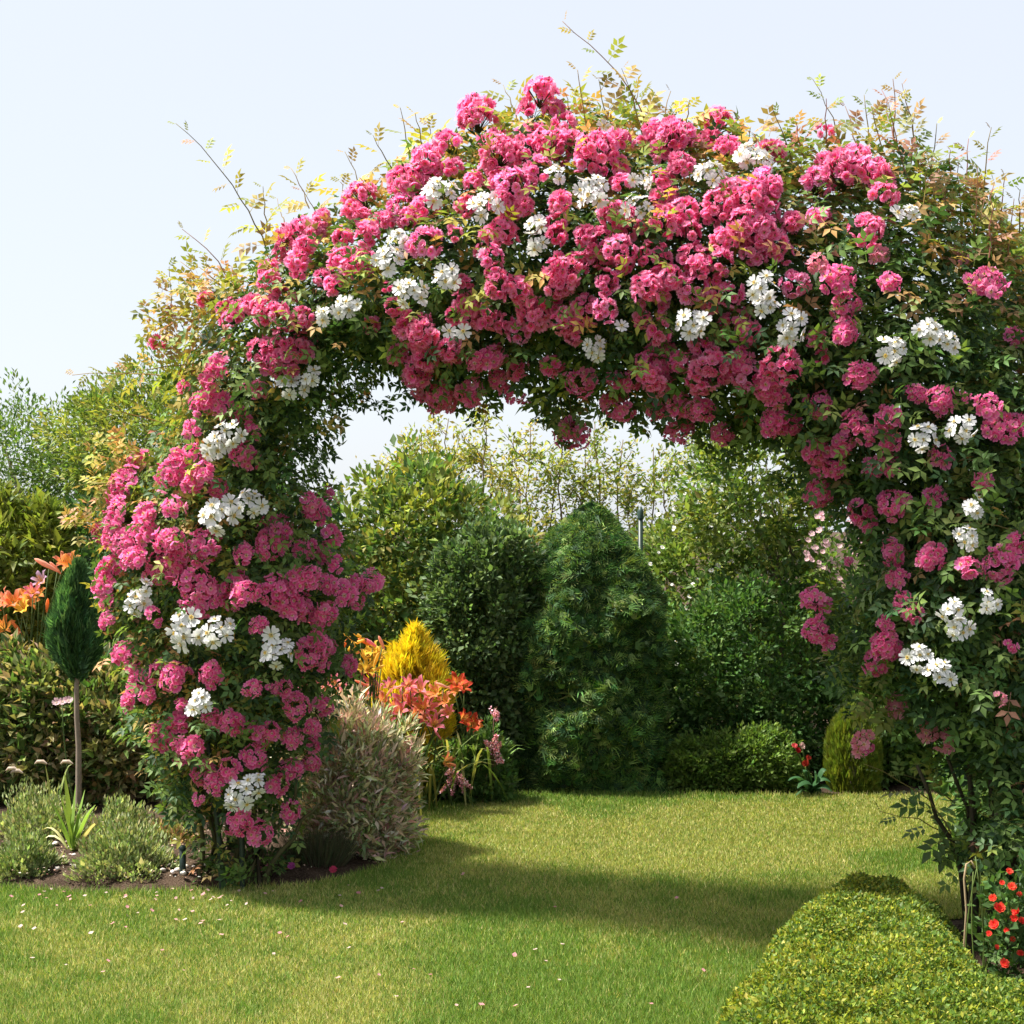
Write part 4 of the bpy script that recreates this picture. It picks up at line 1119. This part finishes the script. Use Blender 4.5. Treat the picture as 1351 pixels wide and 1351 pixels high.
lilies('tall_lily', 'tall lily heavy with orange yellow buds left of the golden conifer', 478, 7.6,
       [(462, 842, 'yellow', 10, 1), (470, 848, 'yellow', 11, 1), (475, 840, 'yellow', 11, 1), (483, 848, 'orange', 11, 1), (491, 849, 'pink', 11, 1), (480, 867, 'yellow', 12, 1), (487, 880, 'yellow', 12, 0), (496, 872, 'yellow', 12, 1),
        (504, 849, 'peach', 11, 1), (470, 862, 'peach', 10, 1), (466, 855, 'yellow', 10, 0), (492, 890, 'coral', 11, 1), (480, 892, 'pink', 10, 1), (488, 862, 'yellow', 12, 0), (497, 865, 'yellow', 12, 0), (503, 872, 'yellow', 11, 1), (490, 855, 'yellow', 11, 0), (500, 860, 'yellow', 10, 0), (476, 878, 'yellow', 10, 0),
        (487, 897, 'pink', 11, 0), (478, 902, 'coral', 10, 1), (455, 850, 'orange', 9, 1), (498, 882, 'yellow', 10, 1)], 60, .16, .55, LG)
lilies('coral_daylily', 'salmon pink daylily flowering just right of the rose leg behind the willow', 438, 7.3,
       [(438, 898, 'pink', 11, 0), (432, 945, 'pink', 11, 0), (445, 905, 'peach', 9, 1), (420, 905, 'pink', 10, 0), (400, 905, 'pink', 8, 0), (425, 935, 'pink', 10, 1), (450, 930, 'pink', 11, 0), (330, 870, 'coral', 7, 0),
        (350, 885, 'coral', 7, 1), (395, 890, 'pink', 8, 0), (410, 820, 'pink', 8, 1)], 70, .25, .5, LG)
lilies('orange_daylily', 'orange daylilies at the far left behind the slim conifer', 30, 7.95,
       [(24, 791, 'orange', 15, 0), (37, 790, 'orange', 14, 0), (15, 789, 'coral', 14, 0), (47, 780, 'orange', 12, 0), (1, 790, 'coral', 15, 0), (24, 830, 'orange', 12, 1), (3, 824, 'orange', 14, 0), (91, 739, 'orange', 14, 0),
        (98, 745, 'orange', 13, 0), (84, 738, 'coral', 12, 0), (63, 746, 'peach', 17, 1), (74, 750, 'peach', 11, 1), (51, 763, 'lilac', 12, 0), (42, 778, 'pink', 10, 0), (28, 800, 'yellow', 11, 0), (62, 800, 'orange', 11, 1),
        (-15, 800, 'orange', 14, 0), (18, 838, 'peach', 10, 1)], 110, .36, .85, LG + YG[:2])

# astilbe plumes and leafy clumps at the foot of the conifer
def astilbe(label, bx, d, plumes, leafpoly):
    t = shrub('astilbe', label, bx, leafpoly, d, .12, 110, 24, .035, .035, .45, [(0.06, 0.115, 0.03), (0.085, 0.14, 0.04), (0.045, 0.085, 0.025)], nst=6, r0=.004, up=.8, cat='plant', edge=20)
    base = np.array(t['base'])
    for x0, y0, x1, y1 in plumes:
        b = Buf()
        a, c = P(x0, y0, d - .14), P(x1, y1, d - .16)
        p = curve(a, c, (0, 0, .01), 6)
        tube(b, np.concatenate([[base + np.array([0, -.03, 0])], p]), .0025, (0.20, 0.10, 0.08), 4)
        k = 170
        u = R.random(k)
        pos = a + (c - a) * u[:, None] + rdir(k) * (.024 * (1.1 - u))[:, None] * R.random((k, 1)) ** .5 * 1.2
        l = R.uniform(.008, .016, k)
        place(b, LEAF2, pos, rdir(k) + unit(c - a) * .6, rdir(k), l, l * .6, jitter(pick([(0.62, 0.26, 0.34), (0.70, 0.36, 0.42), (0.52, 0.18, 0.24)], k), .15))
        part('plume', b, M_MATT, t)
astilbe('pale pink astilbe with drooping plumes at the edge of the lawn', 598, 7.9, [(598, 1025, 582, 1045), (600, 1022, 596, 1048), (605, 1020, 612, 1046), (600, 1018, 588, 1020), (604, 1025, 622, 1040)], [(570, 1050), (575, 1010), (600, 985), (625, 1000), (632, 1052)])
astilbe('pink astilbe against the lower left side of the big conifer', 648, 7.95, [(648, 990, 640, 978), (652, 995, 660, 980), (655, 1000, 663, 1005), (650, 985, 655, 970), (652, 935, 656, 950)], [(618, 1053), (620, 985), (645, 960), (665, 985), (675, 1053)])

# dark tuft at the rose foot
d = 6.35; base = ground_base(420, d)
t = thing('lavender_tuft', base, 'dark wispy tuft at the lawn edge between rose stems and willow', 'plant')
b = Buf()
k = 2600
a = R.random(k) * 6.283; rr = R.random(k) ** .6
pos = base + np.stack([np.cos(a) * rr * .10, np.sin(a) * rr * .07, np.zeros(k)], 1)
yd = unit(np.stack([np.cos(a) * rr * .6, np.sin(a) * rr * .4, np.ones(k)], 1) + rdir(k) * .25)
place(b, NEEDLE, pos, yd, rdir(k), R.uniform(.09, .22, k), .004, jitter(pick([(0.045, 0.06, 0.03), (0.06, 0.07, 0.035), (0.08, 0.06, 0.04)], k), .2))
part('foliage', b, M_MATT, t, kind='stuff')
for x, y, c in ((385, 1143, (0.62, 0.10, 0.45)), (440, 1148, (0.62, 0.06, 0.14)), (355, 1145, (0.7, 0.25, 0.32)), (342, 1148, (0.7, 0.3, 0.32))):
    V, F, C = F_OPEN[0].arrays()
    part('flower', Buf().add(V * .018 @ frame((0, -.7, .7)).T + P(x, y, d - .16), F, np.array(c)), M_PETAL, t)

# broad leaved plant with red flowers at the back edge of the lawn
d = 8.15; base = ground_base(1070, d)
t = thing('broad_leaved_plant', base, 'broad glossy leaved plant with red and white flowers at the back edge of the lawn', 'plant')
for tx, ty, w, bd in ((1040, 1030, .045, .05), (1052, 1040, .05, .05), (1096, 1032, .06, .05), (1098, 1045, .055, .04), (1085, 1050, .05, .03), (1075, 1020, .05, .05), (1060, 1018, .045, .05), (1092, 1018, .05, .06), (1048, 1052, .04, .03)):
    b = Buf(); strap(b, base + np.array([R.normal() * .02, 0, .01]), P(tx, ty, d - R.uniform(0, .15)), bd, w * 1.15, jitter(np.array([(0.035, 0.085, 0.035)]), .15)[0], 8, .3); part('leaf', b, M_LEAF, t)
b = Buf()
for x, y, c, r in ((1052, 990, (0.42, 0.015, 0.025), .021), (1058, 985, (0.60, 0.42, 0.38), .020), (1063, 1008, (0.46, 0.04, 0.025), .021), (1066, 1000, (0.46, 0.05, 0.03), .016), (1048, 984, (0.60, 0.10, 0.10), .018)):
    tube(b, curve(base, P(x, y, d - .1), (0, 0, .02), 5), .004, (0.08, 0.12, 0.04), 4)
    V, F, C = F_DENSE[1].arrays()
    part('flower', Buf().add(V * r @ frame((R.normal() * .3, -.7, .6)).T + P(x, y, d - .12), F, np.array(c)), M_PETAL, t)
part('flower_stalks', b, M_LEAF, t)

# ------------------------------------------------------------------ box hedge at the right
hedge_fp = np.array([(1.00, 5.16), (1.10, 5.34), (1.28, 5.42), (1.48, 5.40), (1.60, 5.26), (1.57, 4.95), (1.50, 4.6), (1.47, 4.2), (1.60, 3.9), (1.95, 3.75), (2.3, 3.6), (2.3, 2.9), (0.05, 2.9), (.42, 3.75), (.66, 4.38), (.88, 4.95)])
def box_hedge():
    t = thing('box_hedge', (1.1, 4.6, 0), 'low yellow green clipped box hedge curving along the right side of the lawn', 'hedge')
    n = 240000
    p = inside_pts(hedge_fp, n)
    p = p[p[:, 1] > 3.35]; n = len(p)
    e = edist(hedge_fp, p)
    top = .25 * np.clip(e / .20, 0, 1) ** .55 + (vnoise(p[:, 0], p[:, 1], .16, 1) - .5) * .07 + (vnoise(p[:, 0], p[:, 1], .05, 2) - .5) * .04
    top = np.maximum(top, .015)
    z = top * (1 - .45 * R.random(n) ** 2.2)
    side = R.random(n) < .25
    z = np.where(side & (e < .12), top * R.random(n), z)
    g = np.clip(vnoise(p[:, 0], p[:, 1], .3, 6) * .7 + vnoise(p[:, 0], p[:, 1], .07, 4) * .5 - .25 - np.clip((p[:, 0] - (.42 + (p[:, 1] - 3.7) * .32) - .45) * .9, 0, .55), 0, 1)
    dk = pick([(0.075, 0.12, 0.020), (0.10, 0.145, 0.024), (0.055, 0.095, 0.018)], n)
    yl = pick([(0.165, 0.185, 0.020), (0.19, 0.20, 0.022), (0.14, 0.17, 0.020), (0.21, 0.205, 0.035)], n)
    m = (R.random((n, 1)) < (.25 + .75 * g[:, None])).astype(float)
    b = Buf()
    l = .0125 * np.exp(R.normal(size=n) * .25)
    c0 = np.array([1.1, 4.6])
    out = np.concatenate([np.clip((p - c0) * .4, -.5, .5), np.full((n, 1), .8)], 1)
    place(b, LEAF2, np.stack([p[:, 0], p[:, 1], z], 1), unit(out + rdir(n) * .9), unit(np.array([0, -.2, .8]) + rdir(n) * .8), l, l * .55, jitter(dk * (1 - m) + yl * m, .2))
    part('foliage', b, M_LEAF, t, kind='stuff')
    s = Buf()
    for q in inside_pts(hedge_fp, 60):
        if q[1] > 3.4 and edist(hedge_fp, q[None])[0] > .22:
            tube(s, curve((q[0], q[1], 0), (q[0] + R.normal() * .03, q[1] + R.normal() * .03, .15), n=4), (.006, .005, .004, .002), (0.10, 0.08, 0.05), 4)
    part('stems', s, M_BARK, t)
box_hedge()

# red flowers in the border right of the hedge
base = np.array([1.72, 4.75, 0.0])
t = shrub('red_begonia', 'bright red flowers with dark leaves in the border right of the box hedge', 1400, [(1295, 1190), (1330, 1150), (1420, 1140), (1440, 1330), (1320, 1330), (1305, 1260)], 4.7, .2, 190, 22, .045, .030, .6, DK + MD[:1], nst=8, r0=.005, up=.6, cat='flower', edge=30)
for x, y, r in ((1335, 1170, 10), (1318, 1198, 13), (1341, 1202, 11), (1312, 1220, 12), (1338, 1212, 9), (1325, 1272, 11), (1331, 1150, 8), (1310, 1185, 9), (1336, 1240, 7), (1348, 1215, 9), (1345, 1180, 7), (1305, 1232, 7), (1322, 1165, 6), (1346, 1258, 8), (1315, 1250, 6), (1328, 1228, 7)):
    V, F, C = F_DENSE[R.integers(8)].arrays()
    dd = 4.48
    part('flower', Buf().add(V * r * .60 / FPX * dd @ frame((R.normal() * .3 - .2, -.7, .6)).T + P(x, y, dd), F, np.clip(C * np.array([1.0, .35, .12]), 0, .9)), M_PETAL, t)
base = np.array([1.50, 4.62, 0.0])
t = thing('grass_stalks', base, 'thin upright green stalks with a bent pale stem beside the red flowers', 'plant')
b = Buf()
for tx, ty in ((1287, 1130), (1293, 1150), (1290, 1140), (1300, 1200), (1284, 1150)):
    tube(b, curve(base + R.normal(size=3) * np.array([.02, .03, 0]), P(tx, ty, 4.62), (R.normal() * .02, 0, 0), 7), np.linspace(.003, .0016, 7), (0.16, 0.22, 0.06), 4)
part('stalks', b, M_LEAF, t)
b = Buf()
tube(b, [base + (-.06, 0, 0), P(1275, 1200, 4.6), P(1272, 1160, 4.6), P(1275, 1140, 4.6), P(1281, 1136, 4.6), P(1286, 1145, 4.6)], .0035, (0.40, 0.30, 0.18), 5); part('bent_stem', b, M_MATT, t)

# ------------------------------------------------------------------ fallen petals and stones
PETAL_ME = []
for c in ((0.80, 0.48, 0.46), (0.82, 0.62, 0.58), (0.78, 0.36, 0.40)):
    b = Buf(); b.add([(-.5, -.3, 0), (0, -.5, .12), (.5, -.3, 0), (.55, .25, .18), (0, .5, .05), (-.55, .25, .2), (0, 0, -.05)], [(6, 0, 1), (6, 1, 2), (6, 2, 3), (6, 3, 4), (6, 4, 5), (6, 5, 0)], c)
    PETAL_ME.append(b.mesh('fallen_petal', M_PETAL))
spots = [(165, 1192), (205, 1195), (207, 1190), (278, 1195), (112, 1190), (168, 1205), (182, 1213), (293, 1190), (325, 1201), (27, 1231), (45, 1234), (61, 1193), (91, 1191), (15, 1191), (166, 1232), (254, 1211), (244, 1222),
         (504, 1180), (742, 1255), (706, 1262), (460, 1260), (455, 1228), (460, 1176), (697, 1313), (738, 1303), (369, 1240), (214, 1263), (242, 1290), (136, 1292), (523, 1325), (928, 1290), (611, 1161), (305, 1197), (350, 1187),
         *[(float(a), float(c)) for a, c in zip(R.uniform(0, 480, 34), 1180 + R.exponential(28, 34))], *[(float(a), float(c)) for a, c in zip(R.uniform(350, 900, 16), R.uniform(1180, 1345, 16))], (232, 1222), (30, 1212), (75, 1203), (140, 1186), (268, 1188), (120, 1240)]
for x, y in spots:
    o = bpy.data.objects.new('fallen_petal', PETAL_ME[R.integers(3)]); COL.objects.link(o)
    g = G(x, y)
    o.location = (float(g[0]), float(g[1]), .026); o.rotation_euler = (R.normal() * .3, R.normal() * .3, R.random() * 6)
    s = R.uniform(.010, .019); o.scale = (s, s, s)
    tag(o, 'pale pink rose petal fallen on the mown grass', 'petal', 'fallen petals on the lawn')
STONE_ME = []
for i in range(4):
    b = Buf()
    v = unit(np.array([(0, 0, 1), (1, 0, .2), (.3, 1, .25), (-.8, .6, .2), (-.8, -.6, .2), (.3, -1, .25), (.9, .4, -.5), (-.2, 1, -.5), (-1, 0, -.5), (-.2, -1, -.5), (.8, -.6, -.5), (0, 0, -1)], float)) * R.uniform(.8, 1.15, (12, 1))
    f = [(0, 1, 2), (0, 2, 3), (0, 3, 4), (0, 4, 5), (0, 5, 1), (1, 6, 2), (2, 6, 7), (2, 7, 3), (3, 7, 8), (3, 8, 4), (4, 8, 9), (4, 9, 5), (5, 9, 10), (5, 10, 1), (1, 10, 6), (11, 7, 6), (11, 8, 7), (11, 9, 8), (11, 10, 9), (11, 6, 10)]
    b.add(v * np.array([1, .8, .55]), f, pick([(0.62, 0.55, 0.50), (0.70, 0.64, 0.58), (0.50, 0.38, 0.33), (0.66, 0.58, 0.55)], 1)[0])
    STONE_ME.append(b.mesh('pebble', M_STONE, True))
stones = [(73, 1136), (88, 1134), (80, 1148), (92, 1141), (88, 1163), (110, 1164), (76, 1170), (62, 1148), (98, 1152), (84, 1155), (42, 1127), (215, 1140), (222, 1148), (228, 1155), (234, 1172), (228, 1175), (242, 1177), (256, 1168), (272, 1166), (212, 1160),
          (222, 1165), (100, 1168), (55, 1163), (246, 1168), (215, 1172), (210, 1122), (232, 1132)]
for x, y in stones:
    o = bpy.data.objects.new('pebble', STONE_ME[R.integers(4)]); COL.objects.link(o)
    g = G(x, y - 8)
    s = R.uniform(.011, .020)
    o.location = (float(g[0]), float(g[1]), .055); o.rotation_euler = (R.normal() * .3, R.normal() * .3, R.random() * 6); o.scale = (s, s, s)
    tag(o, 'pale pebble lying on the bare soil of the left bed', 'stone', 'pebbles in the left bed')
k = 900
b = Buf()
q = inside_pts([(0, 1100), (280, 1100), (420, 1168), (240, 1178), (100, 1178), (0, 1172)], k)
g = G(q[:, 0], q[:, 1])
l = R.uniform(.006, .016, k)
place(b, LEAF2, np.concatenate([g, np.full((k, 1), .062) + R.random((k, 1)) * .01], 1), unit(R.normal(size=(k, 3)) * np.array([1, 1, .15])), unit(np.array([0, 0, 1.]) + rdir(k) * .4), l, l * .5,
      jitter(pick([(0.30, 0.19, 0.12), (0.45, 0.34, 0.26), (0.18, 0.11, 0.07), (0.55, 0.40, 0.34)], k), .25))
o = link('leaf_litter', b.mesh('leaf_litter', M_MATT), kind='stuff'); o['label'] = 'dry leaf scraps scattered over the soil of the left bed'; o['category'] = 'litter'
